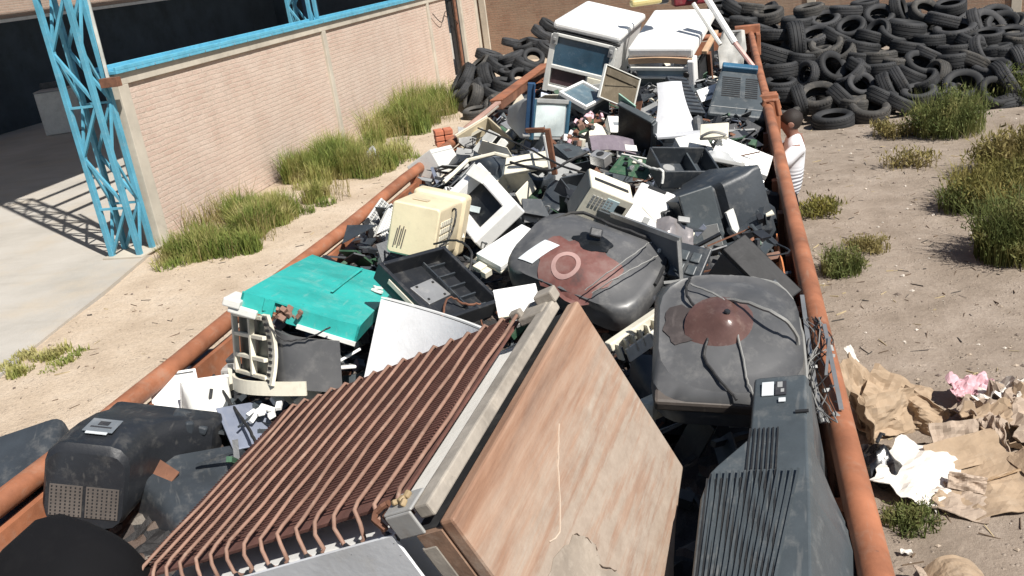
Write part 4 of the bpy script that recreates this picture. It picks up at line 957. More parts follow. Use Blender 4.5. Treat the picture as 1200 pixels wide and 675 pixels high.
arcrim(-c * .66, -c * .46).build('bottom_rim', cream_plastic, T)
tub = MB().grid(lambda u, v: (a * .26 + u * a * .42, y + .03 + u * b * .9 - .05 * math.sin(u * PI), -c * .46 + v * c * .75 - .05 * u), 10, 8, .02); tub.build('picture_tube', glass_grey, T, smooth=True)
MB().tube(wander([(a * .3, y, c * .4), (a * .45, y + .03, c * .15), (a * .6, y + .1, c * .18), (a * .7, y + .16, c * .3)], 6, .003), .003, 5).build('wire', cable_black, T)
rx = random.Random(5); cm = MB()
for i in range(26): cm.box((a * .12 + rx.uniform(0, .12), y + .02 + rx.uniform(0, .08), c * .46 + rx.uniform(-.01, .03)), (rx.uniform(.008, .022), rx.uniform(.008, .02), rx.uniform(.008, .03)), Euler((rx.random(), rx.random(), rx.random())).to_matrix())
cm.build('circuit_parts', copper_tube, T)

# ---- white curved sheet ------------------------------------------
T, (a, b, c) = posed('whitesheet', 'plastic_sheet', 'clean white curved plastic sheet standing behind the refrigerator', 'panel')
MB().grid(lambda u, v: (-a / 2 + u * a * 1.2, -b / 2 - .05 + v * (b + .05), -.05 + .05 * (2 * u - .7) ** 2), 24, 6, .006).build('sheet', worn('clean_white', (.86, .86, .86), (.7, .68, .64), .1, .5, vary=.02, scratch=False), T, smooth=True)
MB().grid(lambda u, v: (-a / 2 + u * a * 1.2, b / 2 + .003, -.08 + .05 * (2 * u - .7) ** 2 + v * .03), 24, 1, .005).build('folded_edge', white_plastic, T, smooth=True)

# ---- black open case ------------------------------------------------
T, (a, b, c) = posed('blackcase', 'open_case', 'black open plastic case holding a small silver plate', 'case')
mb = MB(); mb.box((0, 0, -c / 2 + .006), (a, b, .012))
for (x, y, w, d) in ((-a / 2 + .008, 0, .016, b), (a / 2 - .008, 0, .016, b), (0, -b / 2 + .008, a - .034, .016), (0, b / 2 - .008, a - .034, .016)): mb.box((x, y, .004), (w, d, c))
mb.build('tray', black_plastic, T, bevel=.004)
box_part('handle_slot', (-a / 2 - .001, .0 + .02, .012), (.004, b * .45, .02), cream_plastic, T, .002)
MB().box((-.01, .02, -c / 2 + .014), (.12, .10, .006), Euler((0, 0, .12)).to_matrix()).build('silver_plate', alu, T, bevel=.002)
mm = MB()
for i in range(4): mm.box((-.05 + (i % 2) * .08, -.015 + (i // 2) * .07, -c / 2 + .019), (.008, .008, .004))
mm.build('screw', vent_dark, T)
mb = MB()
for i in range(5): mb.box((.10, -.12 + i * .06, -c / 2 + .02), (.09, .006, .02))
mb.box((.06, 0, -c / 2 + .02), (.006, b * .9, .02)); mb.build('rib', dark_plastic, T)
MB().tube(wander([(-.08, -.12, -.01), (0, -.06, .01), (.05, -.1, 0), (.1, -.13, .01)], 6, .003), .004, 5).build('wire', rust_brown, T)

# ---- keyboard --------------------------------------------------------
def keyboard(T, a, b, c, mk):
    box_part('case', (0, 0, 0), (a, b, c), offwhite, T, .004)
    k1 = MB()
    for i in range(5):
        for j in range(15): k1.box((-a * .36 + i * a * .18, -b * .44 + j * b * .063, c / 2 + .004), (a * .13, b * .045, .008))
    k1.build('keys', mk, T)
T, (a, b, c) = posed('keyboard', 'keyboard', 'pale computer keyboard leaning against the left rail', 'keyboard'); keyboard(T, a, b, c, grey_plastic)
M2 = T.matrix_world.copy(); T2 = thing('keyboard', 'broken pale keyboard with loose keys beside the beige monitor', 'keyboard', Matrix.Translation((.13, -.12, .01)) @ M2 @ Euler((.1, .2, .15)).to_matrix().to_4x4()); keyboard(T2, a, b * .7, c, white_plastic)

# ---- grey box -----------------------------------------------------------
T, (a, b, c) = posed('greybox', 'metal_box', 'plain light grey metal case near the left rail below the tyres', 'case')
c2 = c * 1.5
box_part('body', (0, 0, -(c2 - c) / 2), (a, b, c2), worn('light_case', (.58, .58, .55), (.45, .42, .36), .25, .5, vary=.06), T, .006)
box_part('seam', (a / 2 - .0005, 0, c * .32), (.004, b * .98, .004), grey_plastic, T, 0); box_part('foot', (a * .3, b * .3, -c2 + c / 2 - .01), (.04, .04, .03), black_plastic, T)

# ---- white monitor bezel -------------------------------------------------
T, (a, b, c) = posed('bezel', 'gutted_monitor', 'white monitor bezel frame around a black opening', 'monitor')
mb = MB(); w = .062
for (x, y, sx, sy) in ((-a / 2 + w / 2, 0, w, b), (a / 2 - w / 2, 0, w, b), (0, -b / 2 + w / 2, a - 2 * w - .004, w), (0, b / 2 - w / 2, a - 2 * w - .004, w)): mb.box((x, y, 0), (sx, sy, c))
mb.build('bezel', white_plastic, T, bevel=.008)
mb = MB().loft([rrect(a * .74, b * .66, .02, 0, 0, -.02), rrect(a * .74, b * .66, .02, 0, 0, -.24)])
mb.v = [(x, z, y) for x, y, z in mb.v]; mb.f = [q[::-1] for q in mb.f]; mb.build('cavity', screen_black, T)
MB().box((-a * .30, b * .34, c / 2 + .012), (a * .30, .07, .012), Euler((0, .1, .2)).to_matrix()).build('inner_plate', offwhite, T, bevel=.003)
box_part('shard', (-.02, -.04, 0), (.07, .03, .01), screen_pale, T, .002, Euler((.4, .2, .5)).to_matrix())

# ---- white flat panel -----------------------------------------------------
T, (a, b, c) = posed('whitepanel', 'plastic_slab', 'flat white panel with yellowed edges left of the picture tube', 'panel')
box_part('top', (0, 0, c * .2), (a, b, c * .6), white_plastic, T, .004); box_part('yellowed_edge', (0, 0, -c * .28), (a * 1.02, b * 1.01, c * .34), cream_plastic, T, .004)
MB().box((-a * .2, -b * .5 - .02, -c * .4), (.05, .05, .02)).box((a * .1, -b * .5 - .03, -c * .5), (.03, .04, .03)).build('bracket', cream_plastic, T, bevel=.003)

# ---- bare picture tubes ---------------------------------------------------
def bare_tube(T, a, b, hgt, cone_c, cone_r, stain):
    """rounded-rectangle funnel glass seen from behind"""
    secs = []
    for (s, z) in ((1.0, -.10), (1.02, -.06), (1.02, 0), (.99, .02), (.92, hgt * .28), (.78, hgt * .55), (.60, hgt * .76), (.42, hgt * .9), (.24, hgt * .98), (.08, hgt)):
        k = max(0, (z / hgt)) ** 1.2
        rr2 = .09 * s + .9 * min(a, b) * s * .5 * k
        sec = rrect(a * s, b * s, min(rr2, min(a, b) * s * .49), cone_c[0] * k, cone_c[1] * k, z, 5)
        secs.append([Vector((p.x, p.z, p.y)) for p in sec])
    g = MB().loft(secs); g.f = [q[::-1] for q in g.f]
    return g.build('glass_funnel', glass_grey, T, smooth=True, angle=60)
T, (a, b, c) = posed('crt_a', 'picture_tube', 'big bare picture tube with red stain and white label behind the refrigerator', 'picture tube')
gl = bare_tube(T, a, b, .075, (-.04, -.02), .05, True)
MAT_FUN = lambda x, y: .17 * max(0, 1 - (abs((x + .03) / (a * .52)) ** 2.2 + abs((y + .02) / (b * .53)) ** 2.2)) ** .62
def skin(poly_fn, n, m, off=.004): return MB().grid(lambda u, v: (lambda p: (p[0], p[1], MAT_FUN(*p) + off))(poly_fn(u, v)), n, m, .0)
def blob(cx, cy, rx_, ry_, seed):
    def f(u, v):
        an = u * 2 * PI; k = 1 + .45 * noise.noise((math.cos(an) * 1.7, math.sin(an) * 1.7, seed)) + .12 * noise.noise((math.cos(an) * 6, math.sin(an) * 6, seed)); return (cx + rx_ * v * k * math.cos(an), cy + ry_ * v * k * math.sin(an))
    return f
# red rust stain painted over the funnel: projected on the glass itself
def drape(T, gl, f, n, m, mat, name, off=.0035):
    bpy.context.view_layer.update()
    mb = MB(); me = gl.data
    from mathutils.bvhtree import BVHTree
    bv = BVHTree.FromPolygons([v.co for v in me.vertices], [tuple(p.vertices) for p in me.polygons])
    vs = []
    for j in range(m + 1):
        for i in range(n + 1):
            x, y = f(i / n, j / m); h = bv.ray_cast(Vector((x, y, 1)), Vector((0, 0, -1)))
            z = h[0].z if h[0] is not None else 0
            vs.append((x, y, z + off))
    mb.add(vs, [(j * (n + 1) + i, j * (n + 1) + i + 1, (j + 1) * (n + 1) + i + 1, (j + 1) * (n + 1) + i) for j in range(m) for i in range(n)])
    return mb.build(name, mat, T, smooth=True)
drape(T, gl, blob(.0, -.09, .17, .12, 3), 40, 8, stain_mat, 'red_stain')
ring = drape(T, gl, lambda u, v: (-.03 + (.040 + .018 * v) * math.cos(u * 2 * PI), -.12 + (.040 + .018 * v) * math.sin(u * 2 * PI)), 30, 2, worn('anode_ring', (.35, .22, .2), (.4, .3, .27), .4, .5), 'anode_ring', .006)
drape(T, gl, lambda u, v: (-.235 + .075 * v + .06 * u, -.15 + .11 * u - .01 * v), 6, 6, label_white, 'label', .005)
MB().box((-.0, .06, .10), (.05, .04, .02), Euler((.3, .2, .4)).to_matrix()).build('neck_stub', black_plastic, T, bevel=.006)
drape(T, gl, blob(.0, .035, .075, .05, 12), 30, 6, screen_black, 'painted_shadow', .005)  # dark shadow near the funnel top, painted onto the glass
MB().tube(wander([(.10, -.2, .06), (.16, -.1, .11), (.19, .05, .10), (.18, .16, .05)], 6, .002), .0026, 5).tube(wander([(.13, -.2, .06), (.19, -.12, .10), (.23, .0, .09), (.24, .12, .04)], 6, .002), .0026, 5).build('wire', cable_grey, T)
MB().tube(wander([(-a / 2, -.1, .01), (-a * .35, b * .47, .02), (0, b * .52, .02), (a * .42, b * .46, .02), (a * .51, 0, .01)], 7, .002), .008, 6).build('degauss_coil', cable_black, T)

T, (a, b, c) = posed('crt_b', 'picture_tube', 'grey bare picture tube with brown bulging cone beside the right rail', 'picture tube')
gl = bare_tube(T, a, b, .05, (.03, .05), .05, True)
cn = MB().lathe([(.112, -.008), (.10, .001), (.085, .009), (.065, .019), (.045, .032), (.026, .046), (.012, .053), (.0, .054)], 26, Matrix.Translation((-.005, .0, .040)) @ Euler((.25, .1, 0)).to_matrix().to_4x4())
cn.build('brown_cone', worn('cone_brown', (.10, .055, .047), (.28, .22, .19), .5, .3, vary=.3, scale=10, scratch=False), T, smooth=True, angle=60)
MB().lathe([(.008, 0), (.009, .008), (.006, .012), (.0, .012)], 12, Matrix.Translation((-.002, .012, .090))).build('neck_stub', black_plastic, T)
drape(T, gl, blob(-.115, .02, .07, .07, 8), 30, 6, worn('dull_brown', (.06, .05, .047), (.18, .15, .14), .5, .4), 'brown_stain', .003)
MB().tube(wander([(-.10, .22, .03), (-.11, .12, .05), (-.05, .0, .05), (-.06, -.12, .04), (.02, -.24, .02)], 8, .002), .0042, 6).build('anode_lead', cable_black, T)
MB().tube(wander([(-.10, .17, .05), (.0, .08, .065), (.03, -.05, .055), (.05, -.18, .03), (.07, -.24, .02)], 8, .002), .003, 6).build('wire', cable_grey, T)
MB().tube(wander([(-a * .45, b * .48, .0), (0, b * .53, .01), (a * .4, b * .5, .0), (a * .53, b * .2, -.01), (a * .53, -b * .3, -.01)], 8, .002), .006, 6).build('degauss_coil', cable_grey, T)
MB().box((0, -b * .47, -.02), (a * .98, .05, .04)).build('mask_frame', worn('frame_brown', (.09, .075, .065), (.25, .2, .16), .5, .6), T, bevel=.01)

# ---- slotted tray behind the tube -----------------------------------------
T, (a, b, c) = posed('tray', 'chassis_tray', 'long dark metal chassis with pale upright tabs behind the picture tube', 'chassis')
box_part('plate', (0, 0, 0), (a, .012, c), galv, T, .002)
for i, (x, z, h, t) in enumerate(((-.24, -.02, .08, .1), (-.17, .02, .06, 0), (-.05, -.03, .10, .1), (.10, -.03, .10, -.1), (.16, -.02, .12, .15), (.22, -.02, .10, .3))): MB().box((x, -.012, z), (.009, .010, h), Euler((0, t, 0)).to_matrix()).build('tab', offwhite, T)
mb = MB().bar((-a * .2, 0, c / 2), (a / 2, 0, c / 2), .014, .02).bar((a / 2, -.01, c / 2), (a / 2 + .03, -.02, -c * .7), .014, .014); mb.build('edge', alu, T)
for i in range(8): MB().box((-.25 + i * .035, .014, -.04), (.01, .014, .03)).build('connector', black_plastic, T)

# ---- fax machine & white box ------------------------------------------------
T, (a, b, c) = posed('fax', 'fax_machine', 'cream desk machine with keypad and small display in the middle of the heap', 'fax machine')
bb = b
box_part('case', (0, 0, 0), (a, bb, c), cream_plastic, T, .006)
box_part('side_plate', (-a / 2 - .002, 0, 0), (.006, bb * .94, c * .95), slate_plastic, T, .003)
mb = slots(MB(), -.03, -bb / 2 - .002, c * .22, a * .5, c * .26, 6, 4, 'y', .005, .65, .6); mb.build('keys', grey_plastic, T)
box_part('display', (a * .30, -bb / 2 - .002, c * .24), (.045, .005, .035), screen_black, T, .002)
box_part('keypad_plate', (a * .08, -bb / 2 - .002, c * .25), (.06, .004, .06), worn('pale_blue', (.4, .52, .55)), T, .002)
box_part('paper_slot', (0, 0, c / 2 + .001), (a * .8, .02, .004), vent_dark, T, 0)
T, (a, b, c) = posed('whitebox', 'printer', 'small white printer lid with a dark handle slot in the middle of the heap', 'printer')
box_part('lid', (0, 0, 0), (a, b, c), white_plastic, T, .012)
box_part('handle_slot', (-.0, b * .44, c / 2 + .001), (a * .5, .014, .004), vent_dark, T, 0); box_part('vent_patch', (a * .12, -b * .32, c / 2 + .001), (.03, .03, .003), grey_plastic, T, 0); box_part('base', (0, 0, -c * .7), (a * .94, b * .94, c * .4), grey_plastic, T, .005)

# ---- black speaker wedge -------------------------------------------------------
T, (a, b, c) = posed('wedge', 'speaker_box', 'charcoal wedge shaped speaker box with black top against the right rail', 'speaker')
MB().prism([(-a / 2, -b / 2), (a / 2, -b / 2), (a / 2, b / 2 - .01), (-a / 2, b / 2 - .01)], -c / 2, c / 2 - .012).build('front_panel', worn('charcoal', (.045, .046, .05), (.2, .2, .2), .25, .5), T, bevel=.004)
box_part('top_strip', (0, 0, c / 2), (a * 1.03, b * 1.02, .02), worn('soot', (.012, .012, .013), (.08, .08, .08), .25, .6), T, .005)
box_part('catch', (a * .25, 0, c / 2 + .012), (.03, .012, .005), dark_plastic, T, .002)

# ---- white lid -----------------------------------------------------------------
T, (a, b, c) = posed('lid', 'plastic_tray', 'white ridged plastic lid tilted on the dark sets by the right rail', 'lid')
box_part('plate', (0, 0, 0), (a, b, c), white_plastic, T, .005)
mb = MB()
for i in range(6): mb.box((0, -b * .36 + i * b * .145, c / 2 + .001), (a * .86, .005, .005))
mb.build('ridge', offwhite, T)
MB().box((-a * .43, b * .42, c / 2), (.05, .03, .03)).box((-a * .5, b * .3, -.01), (.03, .06, .05)).build('latch', grey_plastic, T, bevel=.004)

# ---- chair back panel ------------------------------------------------------------
POSE['chair'] = dict(d=[.25, .02, .36], m=[list(r_) for r_ in xf(spot(788, 128, 2.27), (-28, 3, 14))][:3])
T, (a, b, c) = posed('chair', 'plastic_chair', 'pale grey curved plastic chair back standing before the right white cabinet', 'chair back')
MB().grid(lambda u, v: ((u - .5) * a * (.62 + .62 * (1 - v) ** 2.2), -.02 * math.sin(PI * v) + .05 * (u - .5) ** 2 * 4 * .3 - .05 * (1 - v) ** 3, -c / 2 + v * c), 12, 16, .012).build('shell', worn('pale_shell', (.50, .51, .53), (.42, .41, .39), .25, .5, vary=.06), T, smooth=True)
MB().grid(lambda u, v: ((u - .5) * a * 1.12, -.055 - v * .10, -c / 2 - .0 - .05 * v * v), 10, 4, .012).build('seat_lip', worn('pale_shell', (.6, .6, .6)), T, smooth=True)
MB().box((a * .56, -.04, -c * .36), (.06, .05, .12)).build('side_cap', dark_plastic, T, bevel=.02)

# ---- dark flat panel ----------------------------------------------------------------
T, (a, b, c) = posed('darkpanel', 'flat_screen', 'black flat panel tilted upright in the upper middle of the heap', 'screen')
box_part('panel', (0, 0, 0), (a, b * .6, c), screen_black, T, .008)
MB().box((0, .0, c / 2 + .008), (a * 1.02, b * .9, .016)).box((a / 2 + .008, 0, 0), (.016, b * .9, c)).build('frame', slate_plastic, T, bevel=.005)
MB().grid(lambda u, v: (-a * .6 + u * a * .5, .02, c * .45 + v * .07 * (1 - u * .4)), 6, 2, .008).build('green_rim', worn('green_rim', (.22, .38, .30), (.4, .42, .36), .4, .5), T)
MB().box((a * .36, -.03, -c * .62), (.12, .04, .1), Euler((.3, .4, .2)).to_matrix()).build('bracket', brown_board, T, bevel=.004)

# ---- brown panel ---------------------------------------------------------------------
T, (a, b, c) = posed('brownpanel', 'brown_board', 'square brown board with pale rim leaning before the white cabinets', 'board')
box_part('board', (0, 0, 0), (a, .014, c), brown_board, T, .002)
mb = MB()
for (x, z, w, h) in ((-a / 2, 0, .010, c), (a / 2, 0, .010, c), (0, c / 2, a + .010, .008), (0, -c / 2, a + .010, .008)): mb.box((x, -.004, z), (w, .026, h))
mb.build('rim', offwhite, T, bevel=.002)
box_part('batten', (0, -.012, c * .32), (a * .9, .012, .05), worn('umber', (.12, .10, .07)), T, .002); MB().bar((-a * .42, -.010, -c * .1), (a * .35, -.010, c * .2), .006).build('crease', worn('umber', (.12, .10, .07)), T)

# ---- white cabinets at the far end --------------------------------------------------------
T, (a, b, c) = posed('cab_a', 'white_cooker', 'white enamel cooker with blue glass front at the far trailer end', 'cooker')
a *= 1.03; c *= 1.12; b *= .96; T.location.x -= .01; T.location.z -= .02
y = -b / 2
MB().loft([[Vector((x, yy, z)) for x, z in ((-a / 2 + .02, -c * .5), (a / 2 - .02, -c * .5), (a / 2 - .02, c * .34), (-a / 2 + .02, c * .34))] for yy in (y + .02, b / 2)]).build('body', white_enamel, T)
MB().box((0, .0, c * .43), (a * 1.02, b * 1.02, c * .13)).build('hood', white_enamel, T, bevel=.03)
MB().box((0, y + .01, c * .335), (a * 1.04, .05, .014)).build('hood_gap', vent_dark, T)
fr = MB()
for (x, z, w, h) in ((-a * .46, -.08, .05, c * .86), (a * .46, -.08, .05, c * .86), (0, c * .30, a * .86, .03), (0, -c * .17, a * .86, .035), (0, -c * .5, a * .86, .05)): fr.box((x, y, z), (w, .05, h))
fr.build('front_frame', offwhite, T, bevel=.006)
box_part('blue_glass', (.0, y + .005, c * .065), (a * .86, .02, c * .42), glass_blue, T, .002)
box_part('oven_opening', (-a * .15, y + .012, -c * .32), (a * .52, .01, c * .22), worn('dark_red', (.05, .025, .03), (.16, .1, .1), .4, .6), T, 0)
box_part('cream_block', (a * .28, y - .01, -c * .30), (a * .26, .04, c * .20), cream_plastic, T, .006)
for sx in (-1, 1): MB().box((sx * a * .43, y - .03, c * .24), (.05, .02, .10)).box((sx * a * .43, y - .04, c * .24), (.025, .02, .03)).build('hinge', grey_plastic, T, bevel=.004)
T, (a, b, c) = posed('cab_b', 'white_freezer', 'white chest freezer with torn open right side at the far trailer end', 'freezer')
y = -b / 2; a *= 1.06; c *= 1.22; T.location.z -= .02
MB().box((0, .03, c * .43), (a, b * .96, c * .14)).build('top_shell', white_enamel, T, bevel=.02)
MB().grid(lambda u, v: (-a * .49 + u * a * .98, y + .02, c * .28 + v * c * .08 + .014 * math.sin(u * PI)), 10, 2, .02).build('wood_lip', worn('lip_wood', (.45, .30, .19), (.4, .33, .26), .4, .8), T)
MB().box((0, y + .02, c * .22), (a * .92, .03, .03)).box((0, y + .03, c * .08), (a * .84, .03, .02)).build('front_bar', offwhite, T, bevel=.004)
box_part('blue_strip', (0, y + .05, c * .14), (a * .84, .02, c * .10), worn('strip_blue', (.2, .27, .32)), T, .003)
for sx in (-1, 1): MB().lathe([(.0, -.02), (.024, -.02), (.03, 0), (.024, .015), (0, .015)], 14, Matrix.Translation((sx * a * .40, y, c * .15)) @ Matrix.Rotation(PI / 2, 4, 'X')).build('knob', black_plastic, T)
box_part('inner_back', (0, y + .12, -c * .22), (a * .86, .02, c * .56), worn('grey_inner', (.18, .21, .21), (.3, .3, .28), .4, .5), T, 0)
box_part('left_panel', (-a * .47, .04, -c * .08), (.05, b * .9, c * .86), white_enamel, T, .01)
box_part('corner_panel', (a * .47, y + .06, -c * .08), (.06, .13, c * .86), white_enamel, T, .012)
box_part('side_lip', (a * .53, .12, c * .22), (.05, b * .5, .03), worn('lip_wood', (.45, .30, .19)), T, .004); box_part('side_cavity', (a * .44, .12, -c * .18), (.02, b * .66, c * .56), vent_dark, T, 0)
MB().box((a * .5, .15, -c * .2), (.03, .05, c * .5), Euler((.15, 0, 0)).to_matrix()).build('side_strut', rust_brown, T)

# ---- scanner, small monitor, beige shell -----------------------------------------------------
T, (a, b, c) = posed('scanner', 'scanner', 'flatbed scanner with white frame and dusty glass before the white cooker', 'scanner')
box_part('base', (0, 0, -c * .2), (a, b, c * .6), slate_plastic, T, .006); box_part('glass', (0, 0, c * .12), (a * .84, b * .84, .012), worn('dusty_glass', (.10, .15, .18), (.34, .37, .37), .6, .3), T, 0)
mb = MB()
for (x, yy, w, d) in ((-a / 2 + .01, 0, .022, b), (a / 2 - .01, 0, .022, b), (0, -b / 2 + .01, a - .046, .022), (0, b / 2 - .01, a - .046, .022)): mb.box((x, yy, c * .22), (w, d, c * .4))
mb.build('frame', white_plastic, T, bevel=.004)
T, (a, b, c) = posed('monitor_b', 'monitor', 'old monitor with pale dusty screen between two blue side trims', 'monitor')
crt_body([(-b / 2, a, c, .02, 0, 0), (-b * .2, a, c, .02, 0, 0), (b * .1, a * .8, c * .8, .03, 0, 0), (b / 2, a * .5, c * .5, .03, 0, 0)], 'housing', grey_plastic, T)
mb = MB().grid(lambda u, v: ((u - .5) * a * .80, -b / 2 - .005 - .022 * math.sin(u * PI) * math.sin(v * PI), (v - .5) * c * .84), 12, 10, .0); mb.build('screen', screen_pale, T, smooth=True)
for sx in (-1, 1): box_part('side_trim', (sx * a * .47, -b / 2 - .008, 0), (.022, .03, c * 1.02), worn('trim_blue', (.03, .09, .14), (.25, .28, .3), .4, .45), T, .005)
box_part('top_trim', (0, -b / 2 - .006, c * .48), (a * .86, .03, .03), grey_plastic, T, .004)
T, (a, b, c) = posed('beigeshell', 'empty_monitor', 'empty beige monitor shell lying open beside the left rail', 'monitor shell')
mb = MB(); mb.box((0, 0, -c / 2), (a, b, .012)); mb.box((-a / 2, 0, 0), (.012, b, c)); mb.box((a / 2, 0, 0), (.012, b, c)); mb.box((0, b / 2, 0), (a - .014, .012, c)); mb.box((0, -b / 2, -c * .2), (a - .014, .012, c * .6))
mb.build('shell', worn('shell_beige', (.50, .43, .30), (.4, .35, .27), .35, .6, vary=.1), T, bevel=.004)
mb = MB()
for i in range(6): mb.box((-a / 2 - .004, -b * .4 + i * b * .16, c * .38), (.012, b * .1, .02))
mb.bar((-a / 2 - .008, -b / 2, c / 2), (-a / 2 - .008, b / 2, c / 2), .016).bar((-a / 2 - .008, -b / 2, c * .3), (-a / 2 - .008, b / 2, c * .3), .012); mb.build('vent_rail', cream_plastic, T)

# ================================================================ smaller pieces placed singly
def put(name, label, cat, px, py, z, rot=(0, 0, 0), group=None): return thing(name, label, cat, xf(spot(px, py, z), (-rot[0], rot[1], rot[2])), group)
T = put('plastic_sheet', 'flat white sheet leaning under the left rail beside the black television', 'panel', 208, 472, 1.92, (-28, 8, 38))
box_part('sheet', (0, 0, 0), (.17, .30, .008), white_plastic, T, .002); box_part('dark_edge', (.0, .133, 0), (.15, .008, .012), black_plastic, T, .002)
T = put('plastic_case', 'small pale rounded plastic shell next to the blue grey sheet', 'shell', 246, 482, 1.92, (-15, 10, 40))
crt_body([(-.12, .13, .1, .03, 0, 0), (-.02, .15, .13, .03, 0, 0), (.07, .16, .13, .02, 0, 0), (.09, .16, .14, .01, 0, 0)], 'shell', offwhite, T); box_part('rim', (0, .10, 0), (.17, .014, .15), white_plastic, T, .004)
T = put('metal_sheet', 'blue grey sheet metal cover with a black cable across it left of the refrigerator', 'sheet', 290, 498, 1.93, (-24, 12, 47))
box_part('sheet', (0, 0, 0), (.155, .20, .006), bluegrey_sheet, T, .002); box_part('tape_mark', (.03, .02, .004), (.05, .03, .002), label_grey, T, 0); box_part('folded_edge', (.078, 0, -.008), (.004, .2, .02), bluegrey_sheet, T, .001)
T = put('television', 'dark mesh backed television cabinet squeezed under the left rail', 'television', 250, 430, 1.84, (-10, 12, 35))
box_part('cabinet', (0, 0, -.04), (.22, .20, .16), grey_metal, T, .02); mb = MB()
for i in range(10): mb.box((-.09 + i * .02, -.102, -.03), (.004, .004, .12))
for j in range(6): mb.box((0, -.1035, -.08 + j * .02), (.2, .004, .003))
mb.build('mesh_grille', vent_brown, T); box_part('top_fold', (0, 0, .05), (.2, .1, .02), dark_plastic, T, .008)
T = put('plastic_clips', 'cluster of small broken white plastic clips below the cream monitor frame', 'plastic parts', 318, 480, 1.95, (0, 0, 20)); r = random.Random(7)
for i in range(7): box_part('clip', (r.uniform(-.07, .07), r.uniform(-.05, .05), r.uniform(0, .02)), (r.uniform(.03, .07), r.uniform(.014, .03), .016), white_plastic, T, .003, Euler((r.gauss(0, .4), r.gauss(0, .4), r.uniform(0, 3))).to_matrix())
T = put('plastic_cage', 'tangled white plastic frame between the teal cover and the refrigerator', 'frame', 398, 430, 2.02, (20, 10, 30)); r = random.Random(8)
box_part('plate', (0, 0, 0), (.10, .15, .012), white_plastic, T, .005); mb = MB()
for i in range(8): mb.bar((r.uniform(-.06, .06), r.uniform(-.08, .08), .0), (r.uniform(-.07, .07), r.uniform(-.09, .09), .06), .014, .010)
mb.build('strut', white_plastic, T, bevel=.003); box_part('window', (.01, .0, .008), (.04, .05, .004), label_dark, T, 0)
MB().tube(wander([(-.08, -.1, .02), (-.02, 0, .07), (.03, .06, .05), (.08, .02, .06)], 6, .004), .004, 5).build('wire', cable_black, T)
T = put('plastic_board', 'small white panel wedged behind the refrigerator grille', 'panel', 606, 352, 2.12, (-35, 0, 20)); box_part('panel', (0, 0, 0), (.16, .12, .01), white_plastic, T, .003); box_part('edge', (0, -.062, -.004), (.16, .008, .02), cream_plastic, T, .002)
T = put('ribbed_strip', 'cream ribbed monitor bezel strip between the two bare picture tubes', 'bezel', 752, 380, 2.10, (5, -12, 46)); mb = MB()
box_part('strip', (0, 0, 0), (.30, .035, .03), cream_plastic, T, .005)
for i in range(9): mb.box((-.13 + i * .032, -.02, -.025), (.006, .03, .06))
mb.build('rib', cream_plastic, T); box_part('lower_strip', (.02, -.03, -.05), (.26, .01, .05), offwhite, T, .003)
T = put('cream_block', 'cream plastic corner showing behind the wood-grain top', 'plastic part', 772, 474, 2.0, (10, 0, -30)); box_part('block', (0, 0, 0), (.07, .16, .06), cream_plastic, T, .02); box_part('lug', (.0, .09, .01), (.03, .03, .03), offwhite, T, .006)
T = put('keypad', 'dark keypad panel with four square buttons left of the speaker box', 'keypad', 808, 308, 2.1, (-40, 10, -20)); box_part('panel', (0, 0, 0), (.13, .15, .02), dark_plastic, T, .005)
for i in range(2):
    for j in range(2): box_part('button', (-.028 + i * .05, -.035 + j * .055, .014), (.038, .042, .01), slate_plastic, T, .004)
T = put('plastic_fairing', 'crumpled silver grey cover between the white printer lid and the right television', 'cover', 792, 283, 2.12, (-30, 15, 10)); MB().grid(lambda u, v: ((u - .5) * .16, (v - .5) * .22, .03 * math.sin(u * 5) + .02 * noise.noise((u * 4, v * 4, 3))), 10, 10, .006).build('cover', worn('silver_grey', (.28, .26, .26), (.34, .28, .26), .5, .35, metal=.4), T, smooth=True); box_part('tab', (.03, .11, .02), (.05, .03, .01), grey_plastic, T, .003)
T = put('open_box', 'open dark grey plastic box above the right television', 'box', 800, 196, 2.18, (-22, 10, 25))
mb = MB(); mb.box((0, 0, -.05), (.30, .22, .01))
for (x, y, w, d) in ((-.15, 0, .012, .22), (.15, 0, .012, .22), (0, -.11, .288, .012), (0, .11, .288, .012)): mb.box((x, y, 0), (w, d, .1))
mb.build('tray', dark_plastic, T, bevel=.004); box_part('divider', (.05, 0, -.01), (.01, .2, .07), slate_plastic, T, .002); MB().lathe([(0, .01), (.03, .01), (.035, 0), (.03, -.01), (0, -.01)], 12, Matrix.Translation((-.06, .03, -.03))).build('knob', grey_plastic, T)
T = put('glass_block', 'pale crumpled plastic lump beside the white ridged lid', 'plastic part', 838, 190, 2.14, (10, 20, 30)); MB().grid(lambda u, v: ((u - .5) * .2, (v - .5) * .24, .06 * math.sin(u * 3.1) * math.sin(v * 3.1) + .03 * noise.noise((u * 5, v * 5, 1))), 9, 9, .01).build('lump', worn('milky', (.42, .43, .43), (.4, .38, .35), .4, .3), T, smooth=True); box_part('rim', (0, -.12, 0), (.2, .014, .02), grey_plastic, T, .004)
T = put('cream_tile', 'cream rectangular piece just below the slotted television back', 'panel', 837, 154, 2.2, (-30, 0, -4)); box_part('tile', (0, 0, 0), (.16, .12, .02), cream_plastic, T, .005); MB().tube([(-.07 + .14 * k / 8, -.06, .02 + .03 * math.sin(PI * k / 8)) for k in range(9)], .008, 6).build('handle', grey_metal, T)
T = put('power_supply', 'small grey metal power supply with a round fan hole in the middle of the heap', 'power supply', 704, 186, 2.18, (-15, 10, -30)); box_part('box', (0, 0, 0), (.10, .07, .06), alu, T, .003); MB().lathe([(0, .0), (.02, .0), (.022, .004), (0, .004)], 14, Matrix.Translation((0, 0, .03))).build('fan_hole', vent_dark, T)
